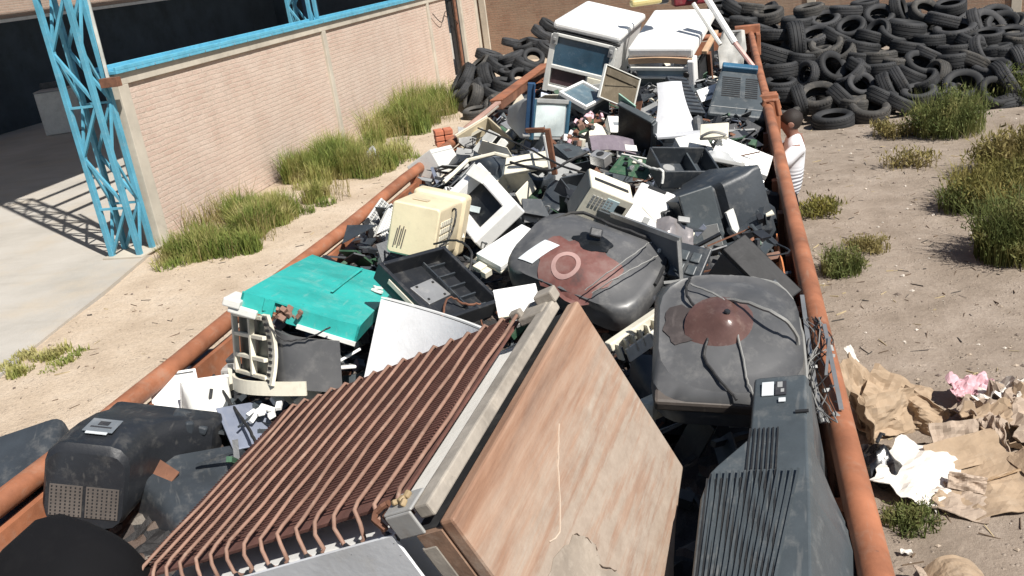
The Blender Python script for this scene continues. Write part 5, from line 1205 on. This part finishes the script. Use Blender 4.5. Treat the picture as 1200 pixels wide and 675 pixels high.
T = put('circuit_board', 'green circuit board with a white edge in the middle of the heap', 'circuit board', 742, 196, 2.17, (-25, 8, -25)); box_part('board', (0, 0, 0), (.22, .14, .004), board_green, T, 0); box_part('edge', (0, .074, .004), (.22, .008, .012), offwhite, T, .002)
r = random.Random(3)
for i in range(9): box_part('chip', (r.uniform(-.09, .09), r.uniform(-.05, .05), .008), (r.uniform(.01, .035), r.uniform(.01, .03), r.uniform(.006, .02)), r.choice([black_plastic, alu, cream_plastic]), T, .001)
T = put('steel_plate', 'mauve grey metal plate with a worn white corner above the small power supply', 'plate', 718, 170, 2.2, (-30, 14, 20)); MB().grid(lambda u, v: ((u - .5) * .26, (v - .5) * .13, .02 * math.sin(u * 3)), 8, 4, .006).build('plate', worn('mauve', (.24, .20, .23), (.4, .36, .36), .5, .4, metal=.3), T, smooth=True); box_part('worn_corner', (.10, -.03, .016), (.07, .05, .004), offwhite, T, .001)
T = put('pale_board', 'long cream board lying left of the brown bracket frame', 'board', 620, 191, 2.2, (-32, -6, -2)); box_part('board', (0, 0, 0), (.28, .13, .02), cream_plastic, T, .004); MB().tube(wander([(-.14, .0, .012), (0, .01, .016), (.15, -.02, .02)], 6, .001), .004, 5).build('wire', cable_black, T)
T = put('steel_angle', 'brown angle bracket standing right of the long cream board', 'bracket', 646, 178, 2.28, (-8, 0, -10)); mb = MB().box((.0, 0, 0), (.03, .02, .26)).box((-.07, 0, .125), (.11, .02, .026)); mb.build('angle', rust_brown, T, bevel=.003); box_part('pale_face', (-.022, -.006, -.01), (.012, .014, .22), white_plastic, T, .002)
for i, (px, py, w, col, lab) in enumerate(((682, 150, .16, board_green, 'tangled green board heaped with copper coils below the scanner'), (694, 140, .12, rust_brown, 'brown board thick with components right of the tangled green board'), (672, 168, .14, grey_metal, 'grey board with red parts above the pale cream board'))):
    T = put('component_board', lab, 'circuit board', px, py, 2.2, (-20, 15 * (i - 1), 40 * i)); box_part('board', (0, 0, 0), (w, w * .8, .005), col, T, 0); r = random.Random(30 + i)
    for k in range(22):
        s = r.uniform(.012, .04); box_part('component', (r.uniform(-.5, .5) * w, r.uniform(-.4, .4) * w, s * .5), (s * r.uniform(.5, 1.2), s, s * 1.1), r.choice([black_plastic, rust_brown, copper_tube, pink_rag, alu, black_plastic, cream_plastic]), T, .002, Euler((r.gauss(0, .4), r.gauss(0, .4), r.random() * 3)).to_matrix())
T = put('brick_stack', 'small stack of orange clay bricks left of the beige monitor shell', 'bricks', 521, 167, 1.93, (0, 0, 25))
for i in range(3):
    for j in range(2): box_part('brick', (j * .075 - .0375, 0, i * .045), (.07, .13, .04), mortar_orange, T, .006)
# top of the far pieces
T = put('pole', 'white painted pole slanting over the right white freezer', 'pole', 850, 36, 2.45)
a_ = spot(826, -6, 2.75) - spot(850, 36, 2.45); b_ = spot(878, 72, 2.20) - spot(850, 36, 2.45)
MB().tube([a_, b_ * .4], .028, 8).build('tube', white_enamel, T, smooth=True); MB().tube([b_ * .40, b_ * 1.2], .02, 8).build('pink_tube', worn('pinkish', (.6, .36, .32)), T, smooth=True)
MB().tube([a_ + Vector((-.1, 0, -.06)), b_ * .3 + Vector((-.1, 0, -.03))], .018, 6).build('second_tube', offwhite, T)
T = put('tool', 'small yellow and black tool lying on top of the white appliances', 'tool', 757, 6, 2.72, (0, 0, 25)); box_part('grip', (0, 0, .03), (.28, .09, .06), worn('tool_yellow', (.5, .42, .18)), T, .02); box_part('head', (.16, .02, .05), (.10, .10, .12), black_plastic, T, .02); MB().tube([(.16, .02, .1), (.17, .03, .28)], .018, 6).build('stem', black_plastic, T)
T = put('red_case', 'dark red case at the very top behind the white freezer', 'case', 810, -2, 2.6, (0, 0, 10)); box_part('case', (0, 0, 0), (.4, .25, .12), worn('crimson', (.2, .02, .03)), T, .02); box_part('handle', (0, -.14, 0), (.12, .03, .03), black_plastic, T, .008)
T = put('cardboard_scrap', 'crumpled pale sheet hanging beside the right freezer and rail', 'sheet', 858, 58, 2.2, (-60, 0, -10)); MB().grid(lambda u, v: ((u - .5) * .26 * (1 - .4 * abs(v - .5)), (v - .5) * .36, .05 * noise.noise((u * 3, v * 3, 5))), 8, 10, .006).build('sheet', worn('scrap_pale', (.42, .42, .40), (.4, .36, .3), .5, .8), T, smooth=True); box_part('fold', (0, .17, .01), (.15, .02, .02), grey_plastic, T, .003)
T = put('dark_grille', 'dark folded grille left of the slotted television back', 'grille', 803, 112, 2.15, (-35, 15, 35)); box_part('panel', (0, 0, 0), (.18, .40, .03), dark_plastic, T, .006); mb = MB()
for i in range(9): mb.box((0, -.17 + i * .042, .017), (.15, .012, .006))
mb.build('louvre', black_plastic, T)
T = put('metal_channel', 'dark blue metal channel standing left of the pale screened monitor', 'channel', 621, 128, 2.3, (-8, 10, 15)); MB().box((0, 0, 0), (.05, .03, .36)).box((.02, -.02, 0), (.012, .03, .36)).build('channel', steel_navy, T, bevel=.003); box_part('foot', (0, 0, -.18), (.08, .06, .012), grey_metal, T, .002)
T = put('rusty_beam', 'rusty brown beam lying slanted beside the left rail below the tyres', 'beam', 598, 112, 2.12)
a_ = spot(582, 124, 2.1) - spot(598, 112, 2.12); b_ = spot(640, 80, 2.14) - spot(598, 112, 2.12); MB().bar(a_, b_, .10, .08).build('beam', rust_brown, T, bevel=.01); MB().bar(a_ + Vector((0, 0, .045)), b_ + Vector((0, 0, .045)), .11, .012).build('top_flange', rust_paint, T, bevel=.002)
T = put('wooden_lath', 'pinkish wooden slat pointing up left of the rusty beam', 'slat', 556, 140, 2.1); a_ = spot(535, 160, 2.05) - spot(556, 140, 2.1); b_ = spot(584, 120, 2.14) - spot(556, 140, 2.1); MB().bar(a_, b_, .05, .02).build('slat', worn('pink_wood', (.40, .25, .2), (.4, .33, .28), .5, .8), T, bevel=.003); MB().bar(a_ + Vector((.05, -.05, 0)), b_ * .8 + Vector((.05, -.05, 0)), .012).build('lath', grey_wood, T)
# cream strips left of the bezel
T = put('plastic_strip', 'bent cream plastic frame strip above the white monitor bezel', 'frame', 545, 190, 2.2); P0 = spot(545, 190, 2.2)
MB().tube([spot(520, 214, 2.16) - P0, spot(548, 188, 2.22) - P0, spot(580, 180, 2.24) - P0, spot(596, 184, 2.22) - P0], .012, 6).build('strip', cream_plastic, T); MB().bar(spot(522, 210, 2.14) - P0, spot(548, 192, 2.2) - P0, .04, .012).build('flange', offwhite, T)
T = put('plastic_fan', 'round grey fan shroud with cables under the long cream board', 'fan', 632, 208, 2.08, (-15, 10, 0)); MB().lathe([(.05, .03), (.085, .03), (.095, .0), (.085, -.03), (.05, -.03)], 20).build('shroud', dark_plastic, T, smooth=True); mb = MB()
for i in range(5): mb.box((.03 * math.cos(i * 1.256), .03 * math.sin(i * 1.256), 0), (.05, .02, .004), Euler((.4, 0, i * 1.256)).to_matrix())
mb.build('blade', grey_plastic, T)
# broken dark television cases filling the black gaps
for (px, py, z, rot, w, lab) in ((585, 205, 1.98, (10, 20, 30), .28, 'dark television case in shadow right of the bezel frame'), (655, 245, 2.0, (-10, 10, -30), .24, 'dark television case in shadow left of the cream fax machine'), (232, 598, 1.80, (0, 10, 40), .32, 'dark television case in the lower left between the black television and the refrigerator'), (792, 470, 1.86, (0, 10, 10), .26, 'black television case in the gap left of the near slate television'), (560, 255, 1.95, (20, 0, 50), .22, 'black television case behind the flat white panel'), (790, 165, 2.02, (-10, 12, 40), .28, 'dark set below the chair back'), (690, 118, 2.1, (10, 0, 30), .22, 'dark set under the scanner')):
    T = put('television_case', lab, 'television case', px, py, z, rot); crt_body([(-w * .5, w * .5, w * .4, .03, 0, 0), (-w * .1, w * .8, w * .6, .04, 0, 0), (w * .3, w * 1.1, w * .8, .03, 0, 0), (w * .45, w * 1.12, w * .82, .02, 0, 0)], 'housing', dark_plastic, T); mb = MB()
    for i in range(6): mb.box((-w * .18 + i * w * .07, -w * .503, 0), (.006, .004, w * .25))
    mb.build('vent_slots', vent_dark, T)
# mid-sized broken casings packed between the larger sets
CAS = [(600, 222, .20, cream_plastic, 'cream casing half hidden between the gutted monitor and the fax machine'), (655, 205, .17, grey_plastic, 'grey casing behind the fax machine under the black crossing cable'), (632, 150, .18, slate_plastic, 'slate casing below the blue channel in front of the pale monitor'), (725, 150, .16, offwhite, 'off white casing at the foot of the black flat panel'), (680, 228, .20, dark_plastic, 'dark casing tucked against the dark side of the fax machine'), (812, 178, .18, offwhite, 'off white casing between the cream tile and the ridged tray'),
       (742, 172, .17, grey_plastic, 'light grey casing below the right edge of the black flat panel'), (575, 172, .20, offwhite, 'crumpled off white casing inside the empty beige monitor'), (845, 215, .18, slate_plastic, 'slate casing between the ridged tray and the stepped television'), (775, 250, .15, cream_plastic, 'cream casing right of the small white printer'), (700, 108, .18, grey_plastic, 'grey casing between the scanner and the brown board'), (835, 112, .2, white_plastic, 'white casing left of the slotted television back'),
       (610, 160, .16, cream_plastic, 'cream casing left of the pale screened monitor'), (668, 182, .15, slate_plastic, 'slate casing right of the brown angle bracket'), (540, 240, .17, white_plastic, 'white casing under the lower edge of the gutted monitor'), (795, 222, .16, grey_plastic, 'grey casing below the open dark box'), (352, 452, .12, cream_plastic, 'cream casing beneath the stripped monitor'), (432, 352, .13, slate_plastic, 'slate casing between the teal cover and the black case'), (690, 88, .2, offwhite, 'off white casing in front of the cooker opening')]
r = random.Random(77)
for i, (px, py, w, m_, lab) in enumerate(CAS):
    z = 2.06 if py < 300 else 1.98
    T = put('broken_casing', lab, 'casing', px, py, z, (r.uniform(-45, -15), r.uniform(-20, 20), r.uniform(-60, 60)), 'broken casings between the larger sets'); h = w * r.uniform(.3, .6); d = w * r.uniform(.7, 1.3)
    mb = MB(); mb.box((0, 0, -h / 2), (w, d, .008)); mb.box((-w / 2, 0, 0), (.008, d, h)); mb.box((w / 2, 0, -h * .15), (.008, d, h * .7)); mb.box((0, d / 2, 0), (w - .01, .008, h))
    if i % 2: mb.box((0, 0, h / 2 + .006), (w * 1.04, d * 1.02, .008))
    mb.build('shell', m_, T, bevel=.003)
    if i % 2: box_part('label', (w * r.uniform(-.2, .2), d * r.uniform(-.2, .2), h / 2 + .011), (w * .3, d * .18, .002), r.choice([label_grey, label_dark, label_white]), T, 0)
    else:
        mb = MB()
        for k in range(4 + i % 3): mb.box((-w * .3 + k * w * .11, d * .2, -h / 2 + .006), (w * .035, d * r.uniform(.2, .45), .005))
        mb.build('vent_slots', vent_dark, T)
    box_part('bracket', (w * .2, -d * .3, -h * .2), (w * .3, d * .2, h * .4), r.choice([alu, board_green, black_plastic, rust_brown]), T, .002)
# cables
def cable(label, pts, rad_, mat, seed=0): 
    P = [spot(*p) for p in pts]; o = MB().tube(wander(P, 7, .002, seed), rad_, 6).build('cable', mat, smooth=True); return tag(o, label, 'cable', 'cables over the heap')
cable('black cable draped over the blue grey sheet metal cover', [(250, 440, 1.98), (268, 470, 1.97), (290, 500, 1.96), (300, 520, 1.93)], .006, cable_black)
cable('thin black cable looping from the beige monitor to the black case', [(508, 286, 2.2), (535, 282, 2.22), (552, 295, 2.2), (550, 318, 2.15)], .005, cable_black)
cable('grey cable arching over the brown coned picture tube', [(790, 352, 2.25), (860, 352, 2.3), (915, 372, 2.28), (935, 400, 2.2), (930, 440, 2.1)], .006, cable_grey)
cable('long thin grey wire across the middle of the heap', [(560, 150, 2.15), (610, 170, 2.25), (660, 195, 2.25), (700, 205, 2.22)], .006, cable_black)
cable('black cable crossing the cream board towards the fax machine', [(598, 190, 2.24), (640, 200, 2.22), (668, 188, 2.24), (690, 178, 2.26)], .008, cable_black)
cable('white wire hanging on the open box above the right television', [(738, 184, 2.22), (760, 196, 2.24), (776, 200, 2.24), (776, 215, 2.18)], .006, offwhite)
# wire and strip bundle tied to the right rail
T = put('wire_bundle', 'bundle of stripped wires and aluminium strips tied to the right rail', 'wire bundle', 962, 430, 1.98); P0 = spot(962, 430, 1.98); r = random.Random(12)
mb = MB(); mb.bar(spot(940, 346, 2.06) - P0, spot(948, 405, 2.04) - P0, .014, .004); mb.bar(spot(948, 405, 2.04) - P0, spot(962, 490, 2.0) - P0, .012, .004); mb.bar(spot(966, 380, 2.08) - P0, spot(986, 480, 2.04) - P0, .012, .004); mb.bar(spot(972, 395, 2.08) - P0, spot(968, 440, 2.05) - P0, .008, .004); mb.build('aluminium_strip', alu, T)
for i in range(12):
    q = [spot(r.uniform(940, 982), y, 2.02 + r.uniform(0, .05)) - P0 for y in (372, 400, 430, 462, 495)]
    MB().tube(wander(q, 5, .003, i), .0019, 5).build('wire', [cable_grey, cable_black, cable_grey, alu, cable_black, cable_black][i % 6], T)
for i in range(9): MB().box(spot(r.uniform(950, 984), r.uniform(395, 495), 2.03) - P0, (.012, .02, .01), Euler((r.random(), r.random(), r.random() * 3)).to_matrix()).build('connector', grey_plastic, T)

# ================================================================ cardboard on the dirt
def sheet(name, w, d, amp, seed, mat, parent, M, fr_=3.0, thick=.006, ragged=.06):
    rr2 = random.Random(seed)
    def f(u, v):
        eu = 1 + ragged * noise.noise((v * 5, seed, 1)); ev = 1 + ragged * noise.noise((u * 5, seed, 2))
        x = (u - .5) * w * eu; y = (v - .5) * d * ev
        z = amp * (noise.noise((u * fr_ + seed, v * fr_, .3)) + .5 * abs(noise.noise((u * fr_ * 2.3 + seed, v * fr_ * 2.3, 2.3))))
        return M @ Vector((x, y, z))
    return MB().grid(f, 14, 14, thick).build(name, mat, parent)
def E3(loc, rot): return Matrix.Translation(Vector(loc)) @ Euler(tuple(rad(a) for a in rot)).to_matrix().to_4x4()
T = thing('cardboard_box', 'torn open brown cardboard box with crumpled flaps nearest the trailer', 'cardboard box', xf(spot(1040, 505, 0), (0, 0, 20), .82))
sheet('flap', .34, .62, .10, 1, card_mat, T, E3((-.12, .22, .26), (58, -10, 30))); sheet('flap', .50, .36, .08, 2, card_mat, T, E3((.16, .16, .22), (28, 22, -35)))
sheet('wall', .5, .38, .06, 3, card_mat, T, E3((.02, -.02, .16), (72, 5, 10)), ragged=.12); sheet('wall', .42, .36, .06, 4, card_mat, T, E3((-.2, .0, .15), (75, 0, 80))); sheet('wall', .4, .3, .07, 6, card_mat, T, E3((.24, -.02, .12), (60, 20, -60)))
sheet('base', .5, .45, .05, 5, card_mat, T, E3((.02, .12, .03), (0, 0, 10)))
sheet('white_peak', .08, .16, .02, 7, paper_white, T, E3((-.10, .42, .52), (60, -5, 20)))
T = thing('paper_sheet', 'large white torn sheet of card lying before the cardboard box', 'paper', xf(spot(1076, 552, .1), (6, 12, -28))); sheet('sheet', .40, .52, .05, 11, paper_white, T, E3((0, 0, 0), (0, 0, 0)), ragged=.2); sheet('turned_corner', .12, .1, .03, 12, card_mat, T, E3((.2, -.16, .0), (10, 30, 0)))
T = thing('black_bag', 'crumpled black plastic bag under the white torn sheet', 'bag', xf(spot(1030, 548, .05))); MB().grid(lambda u, v: ((u - .5) * .32, (v - .5) * .4, .14 * math.sin(PI * u) * math.sin(PI * v) + .06 * noise.noise((u * 5, v * 5, 9))), 14, 14, .004).build('bag', worn('bag_black', (.01, .01, .012), (.1, .1, .1), .3, .25), T, smooth=True); MB().tube([(0, .1, .12), (.03, .14, .16), (.05, .16, .14)], .012, 5).build('knot', black_plastic, T)
T = thing('flat_carton', 'flattened brown carton with folded panels at the lower right edge', 'carton', xf(spot(1168, 570, .05), (4, -6, 14))); sheet('panel', .52, .46, .05, 21, card_mat, T, E3((0, 0, 0), (0, 0, 0)), 2.0); sheet('panel', .44, .2, .03, 22, card_mat, T, E3((-.04, .28, .06), (28, 0, 4)), 2.0); sheet('flap', .26, .3, .03, 23, card_mat, T, E3((.3, .05, .07), (0, -24, 10)), 2.0)
sheet('crease', .3, .02, .004, 24, worn('card_dark', (.3, .2, .11)), T, E3((.02, .04, .035), (2, 0, 8)), thick=.004)
T = thing('card_piece', 'grey brown cardboard piece left of the flattened carton', 'cardboard', xf(spot(1128, 590, .03), (2, 4, -20))); sheet('sheet', .3, .24, .03, 31, card_grey, T, E3((0, 0, 0), (0, 0, 0))); sheet('flap', .2, .1, .03, 32, card_grey, T, E3((.0, .14, .05), (40, 0, 5)))
T = thing('card_piece', 'standing striped cardboard piece behind the flattened carton', 'cardboard', xf(spot(1122, 520, .12), (52, 0, 12))); sheet('sheet', .3, .28, .03, 33, card_grey, T, E3((0, 0, 0), (0, 0, 0)), 5); sheet('flap', .16, .28, .03, 34, card_grey, T, E3((.2, 0, .04), (0, -50, 0)), 5)
T = thing('crumpled_wrapping', 'crumpled tan wrapping paper with dark hollows at the right edge', 'wrapping', xf(spot(1168, 486, .04), (0, 0, -10)))
for i, (dx, dy, rz, rx_, m_) in enumerate(((0, 0, 10, 10, card_grey), (.16, -.1, 50, 25, card_mat), (-.1, -.16, -30, -12, card_grey), (.22, .1, 20, 30, paper_white), (.06, .16, 70, -22, paper_white), (.25, -.25, 10, 18, card_grey), (-.02, -.3, 30, 15, card_mat))): sheet('sheet', .38, .30, .12, 41 + i, m_, T, E3((dx, dy, .08), (rx_, 8 * (i - 3), rz)), 3.5, ragged=.25)
T = thing('pink_rag', 'faded pink rag on top of the crumpled wrapping paper', 'rag', xf(spot(1138, 452, .12))); sheet('cloth', .28, .2, .08, 51, pink_rag, T, E3((0, 0, 0), (15, 5, 20)), 4); sheet('fold', .1, .12, .04, 52, pink_rag, T, E3((-.08, -.08, -.02), (30, 0, 40)), 4)
T = thing('card_piece', 'curled cardboard piece at the bottom edge below the little green weed', 'cardboard', xf(spot(1122, 680, .03), (0, 0, 15), .8)); MB().grid(lambda u, v: ((u - .5) * .36, (v - .5) * .26, .10 * math.sin(PI * u) + .015 * noise.noise((u * 5, v * 5, 2))), 14, 10, .006).build('sheet', card_mat, T); sheet('flap', .12, .2, .03, 61, card_grey, T, E3((-.2, 0, .04), (0, 40, 0)))
T = thing('paper_scrap', 'tiny pale paper scrap on the dirt left of the curled cardboard', 'paper', xf(spot(1062, 646, .02))); sheet('scrap', .06, .03, .01, 71, paper_white, T, E3((0, 0, 0), (0, 0, 0)))
T = thing('plastic_bag', 'grey crumpled plastic bag in the weeds by the brick wall', 'bag', xf(spot(438, 188, .1))); MB().grid(lambda u, v: ((u - .5) * .4, (v - .5) * .3, .25 * math.sin(PI * u) * math.sin(PI * v) + .06 * noise.noise((u * 5, v * 5, 9))), 12, 12, .004).build('bag', worn('bag_grey', (.30, .31, .32), rough=.5), T, smooth=True)

# ================================================================ person beside the trailer
def skinned(name, verts, edges, radii, mat, parent, sub=2, root=0):
    me = bpy.data.meshes.new(name); me.from_pydata([tuple(v) for v in verts], edges, []); me.update(); me.materials.append(mat)
    o = bpy.data.objects.new(name, me); COL.objects.link(o); o.parent = parent
    md = o.modifiers.new('skin', 'SKIN'); md.use_smooth_shade = True
    for i, q in enumerate(radii):
        sv = me.skin_vertices[0].data[i]; sv.radius = q if isinstance(q, tuple) else (q, q); sv.use_root = (i == root)
    s = o.modifiers.new('sub', 'SUBSURF'); s.levels = sub; s.render_levels = sub
    return o
skin_m = worn('skin', (.21, .10, .07), (.34, .2, .15), .15, .55, scratch=False); hair_m = worn('hair', (.015, .010, .008), (.05, .03, .02), .2, .7, scratch=False)
def striped():
    m = bpy.data.materials.new('striped_shirt'); nt = nodes_of(m); v = coords(nt, rnd=False)
    w = N(nt, 'ShaderNodeTexWave', wave_type='BANDS', bands_direction='Z'); w.inputs['Scale'].default_value = 9; w.inputs['Distortion'].default_value = 2.5; w.inputs['Detail'].default_value = 1; nt.links.new(v, w.inputs['Vector'])
    sx = N(nt, 'ShaderNodeSeparateXYZ'); nt.links.new(v, sx.inputs[0]); mr = N(nt, 'ShaderNodeMapRange'); mr.inputs[1].default_value = 1.22; mr.inputs[2].default_value = 1.12; nt.links.new(sx.outputs[2], mr.inputs[0])
    st = ramp(nt, w.outputs[0], [(.42, (0, 0, 0)), (.55, (1, 1, 1))]); q = N(nt, 'ShaderNodeMath', operation='MULTIPLY'); nt.links.new(mr.outputs[0], q.inputs[0]); s2 = N(nt, 'ShaderNodeSeparateColor'); nt.links.new(st, s2.inputs[0]); nt.links.new(s2.outputs[0], q.inputs[1])
    finish(nt, mixc(nt, q.outputs[0], (.72, .74, .78), (.17, .17, .19)), .85); return m
shirt_m = striped(); jean_m = worn('jeans', (.05, .075, .13), (.16, .16, .17), .3, .85, scratch=False)
hp = spot(926, 142, 1.58)
PB = thing('person', 'person in a white shirt with grey stripes reaching for the trailer rail', 'person', xf((hp.x + .07, hp.y + .02, .0), (0, 0, 0), .98))
# local x to the right of the photo; the person faces the trailer (-x), leaning a little
V = [(-.10, 0, .95), (-.06, 0, 1.12), (-.03, 0, 1.30), (-.02, 0, 1.42), (-.05, 0, 1.48), (-.065, 0, 1.52), (-.085, 0, 1.60), (-.08, 0, 1.67),
     (-.02, -.17, 1.40), (-.20, -.23, 1.22), (-.36, -.16, 1.40), (-.02, .17, 1.40), (-.20, .22, 1.24), (-.36, .14, 1.42),
     (-.13, -.08, .90), (-.17, -.08, .72), (-.15, -.08, .42), (-.13, .08, .90), (-.18, .08, .72), (-.16, .08, .42), (-.22, -.08, .38), (-.24, .08, .38)]
Ed = [(0, 1), (1, 2), (2, 3), (3, 4), (4, 5), (5, 6), (6, 7), (3, 8), (8, 9), (9, 10), (3, 11), (11, 12), (12, 13), (0, 14), (14, 15), (15, 16), (0, 17), (17, 18), (18, 19), (16, 20), (19, 21)]
Rr = [(.07, .10), (.07, .10), (.075, .11), (.06, .09), .052, .07, .092, .06, .055, .045, .032, .055, .045, .032, .085, .06, .042, .085, .06, .042, .035, .035]
Rr = [((q, q) if not isinstance(q, tuple) else (q[1], q[0])) for q in Rr]
skinned('body', V, Ed, Rr, skin_m, PB)
sv = [0, 1, 2, 3, 8, 11]; m_ = {0: 0, 1: 1, 2: 2, 3: 3, 8: 4, 11: 5}
VS = [(-.11, 0, .86)] + [V[i] for i in sv[1:3]] + [(-.03, 0, 1.44)] + [V[i] for i in sv[4:]] + [(-.17, -.225, 1.245), (-.17, .215, 1.265), (-.05, 0, 1.495)]
RS = [(.15, .12), (.145, .115), (.16, .12), (.13, .10), (.07, .07), (.07, .07), (.068, .068), (.068, .068), (.072, .066)]
skinned('shirt', VS, [(0, 1), (1, 2), (2, 3), (3, 4), (3, 5), (4, 6), (5, 7), (3, 8)], RS, shirt_m, PB)
skinned('trousers', [V[0], V[14], V[15], (V[16][0], V[16][1], .46), V[17], V[18], (V[19][0], V[19][1], .46)], [(0, 1), (1, 2), (2, 3), (0, 4), (4, 5), (5, 6)], [(.12, .09), .085, .07, .055, .085, .07, .055], jean_m, PB)
hm = MB().lathe([(.0, .112), (.05, .105), (.086, .07), (.104, .015), (.102, -.02), (.09, -.045), (.07, -.05)], 18, Matrix.Translation((-.060, 0, 1.615)) @ Euler((0, .62, 0)).to_matrix().to_4x4() @ Matrix.Scale(.95, 4))
hm.build('hair', hair_m, PB, smooth=True, angle=80)
fc = MB(); fc.lathe([(0, .03), (.012, .02), (.016, 0), (.0, -.004)], 8, Matrix.Translation((-.178, 0, 1.585)) @ Euler((0, -1.3, 0)).to_matrix().to_4x4()); fc.build('nose', skin_m, PB, smooth=True)
for s in (-1, 1):
    MB().lathe([(0, .012), (.010, .008), (.013, 0), (.0, -.003)], 8, Matrix.Translation((-.168, s * .035, 1.615)) @ Euler((0, -PI / 2, 0)).to_matrix().to_4x4()).build('eye', black_plastic, PB)
    MB().lathe([(0, .012), (.02, .01), (.03, 0), (.018, -.008), (0, -.006)], 10, Matrix.Translation((-.07, s * .095, 1.59)) @ Euler((s * -PI / 2, 0, 0)).to_matrix().to_4x4()).build('ear', skin_m, PB)
box_part('mouth', (-.166, 0, 1.545), (.006, .04, .008), worn('lip', (.22, .08, .07)), PB, .002)
for s, iw in ((-1, 10), (1, 13)):
    w0 = Vector(V[iw]); ff_ = MB()
    Mh = Euler((0, .6, 0)).to_matrix()
    pv = [w0, w0 + Vector((-.045, 0, .03)), w0 + Vector((-.09, 0, .035))]; pe = [(0, 1), (1, 2)]; pr_ = [(.028, .028), (.042, .02), (.04, .018)]
    for k in range(4):
        o0 = len(pv); y = (k - 1.5) * .021; L = (.030, .034, .033, .027)[k]
        pv += [w0 + Vector((-.098, y, .036)), w0 + Vector((-.098 - L, y * 1.05, .030)), w0 + Vector((-.098 - L * 1.45, y * 1.05, .006)), w0 + Vector((-.098 - L * 1.2, y * 1.05, -.018))]
        pe += [(2, o0), (o0, o0 + 1), (o0 + 1, o0 + 2), (o0 + 2, o0 + 3)]; pr_ += [(.0095, .0095), (.009, .009), (.008, .008), (.007, .007)]
    o0 = len(pv); pv += [w0 + Vector((-.05, -s * .04, .015)), w0 + Vector((-.085, -s * .055, .0)), w0 + Vector((-.105, -s * .045, -.012))]; pe += [(1, o0), (o0, o0 + 1), (o0 + 1, o0 + 2)]; pr_ += [(.013, .013), (.011, .011), (.008, .008)]
    skinned('hand', pv, pe, pr_, skin_m, PB, 2)
for s, iv in ((0, 20), (1, 21)):
    f_ = V[iv]; MB().loft([rrect(.09, .06, .025, 0, .045, .05), rrect(.10, .085, .03, 0, .055, -.02), rrect(.09, .06, .025, 0, .04, -.12), rrect(.06, .035, .015, 0, .03, -.17)]).build('shoe', black_plastic, PB, smooth=True).matrix_local = Matrix.Translation((f_[0] + .08, f_[1], .335)) @ Matrix.Rotation(-PI / 2, 4, 'Z')

# ================================================================ camera, light
cam = bpy.data.cameras.new('camera'); co = bpy.data.objects.new('camera', cam); COL.objects.link(co)
cam.sensor_width = 36; cam.lens = FOC / 1200 * 36; cam.clip_end = 600; cam.clip_start = .02
co.matrix_world = Matrix([[RC[i][0], RC[i][1], -RC[i][2], (0, 0, CAM_H)[i]] for i in range(3)] + [[0, 0, 0, 1]])
scene.camera = co
w = bpy.data.worlds.new('World'); scene.world = w; w.use_nodes = True; nt = w.node_tree
for n_ in list(nt.nodes): nt.nodes.remove(n_)
sky = N(nt, 'ShaderNodeTexSky'); sky.sky_type = 'NISHITA'; sky.sun_disc = False; sky.sun_elevation = rad(SUN_EL); sky.sun_rotation = math.atan2(SUN_TO.x, SUN_TO.y); sky.dust_density = 1.0
bg = N(nt, 'ShaderNodeBackground'); bg.inputs[1].default_value = .052; ou = N(nt, 'ShaderNodeOutputWorld'); nt.links.new(sky.outputs[0], bg.inputs[0]); nt.links.new(bg.outputs[0], ou.inputs[0])
sl_ = bpy.data.lights.new('sun', 'SUN'); so = bpy.data.objects.new('sun', sl_); COL.objects.link(so); sl_.energy = 5.0; sl_.angle = rad(.53); sl_.color = (1, .955, .89)
sd_ = Vector((SUN_TO.x * math.cos(rad(SUN_EL)), SUN_TO.y * math.cos(rad(SUN_EL)), math.sin(rad(SUN_EL))))
so.rotation_euler = sd_.to_track_quat('Z', 'Y').to_euler(); so.location = (5, -5, 12)
vs_ = scene.view_settings; vs_.view_transform = 'Standard'; vs_.look = 'None'; vs_.exposure = 0.5; vs_.gamma = 1; vs_.use_curve_mapping = False
scene.cycles.max_bounces = 6
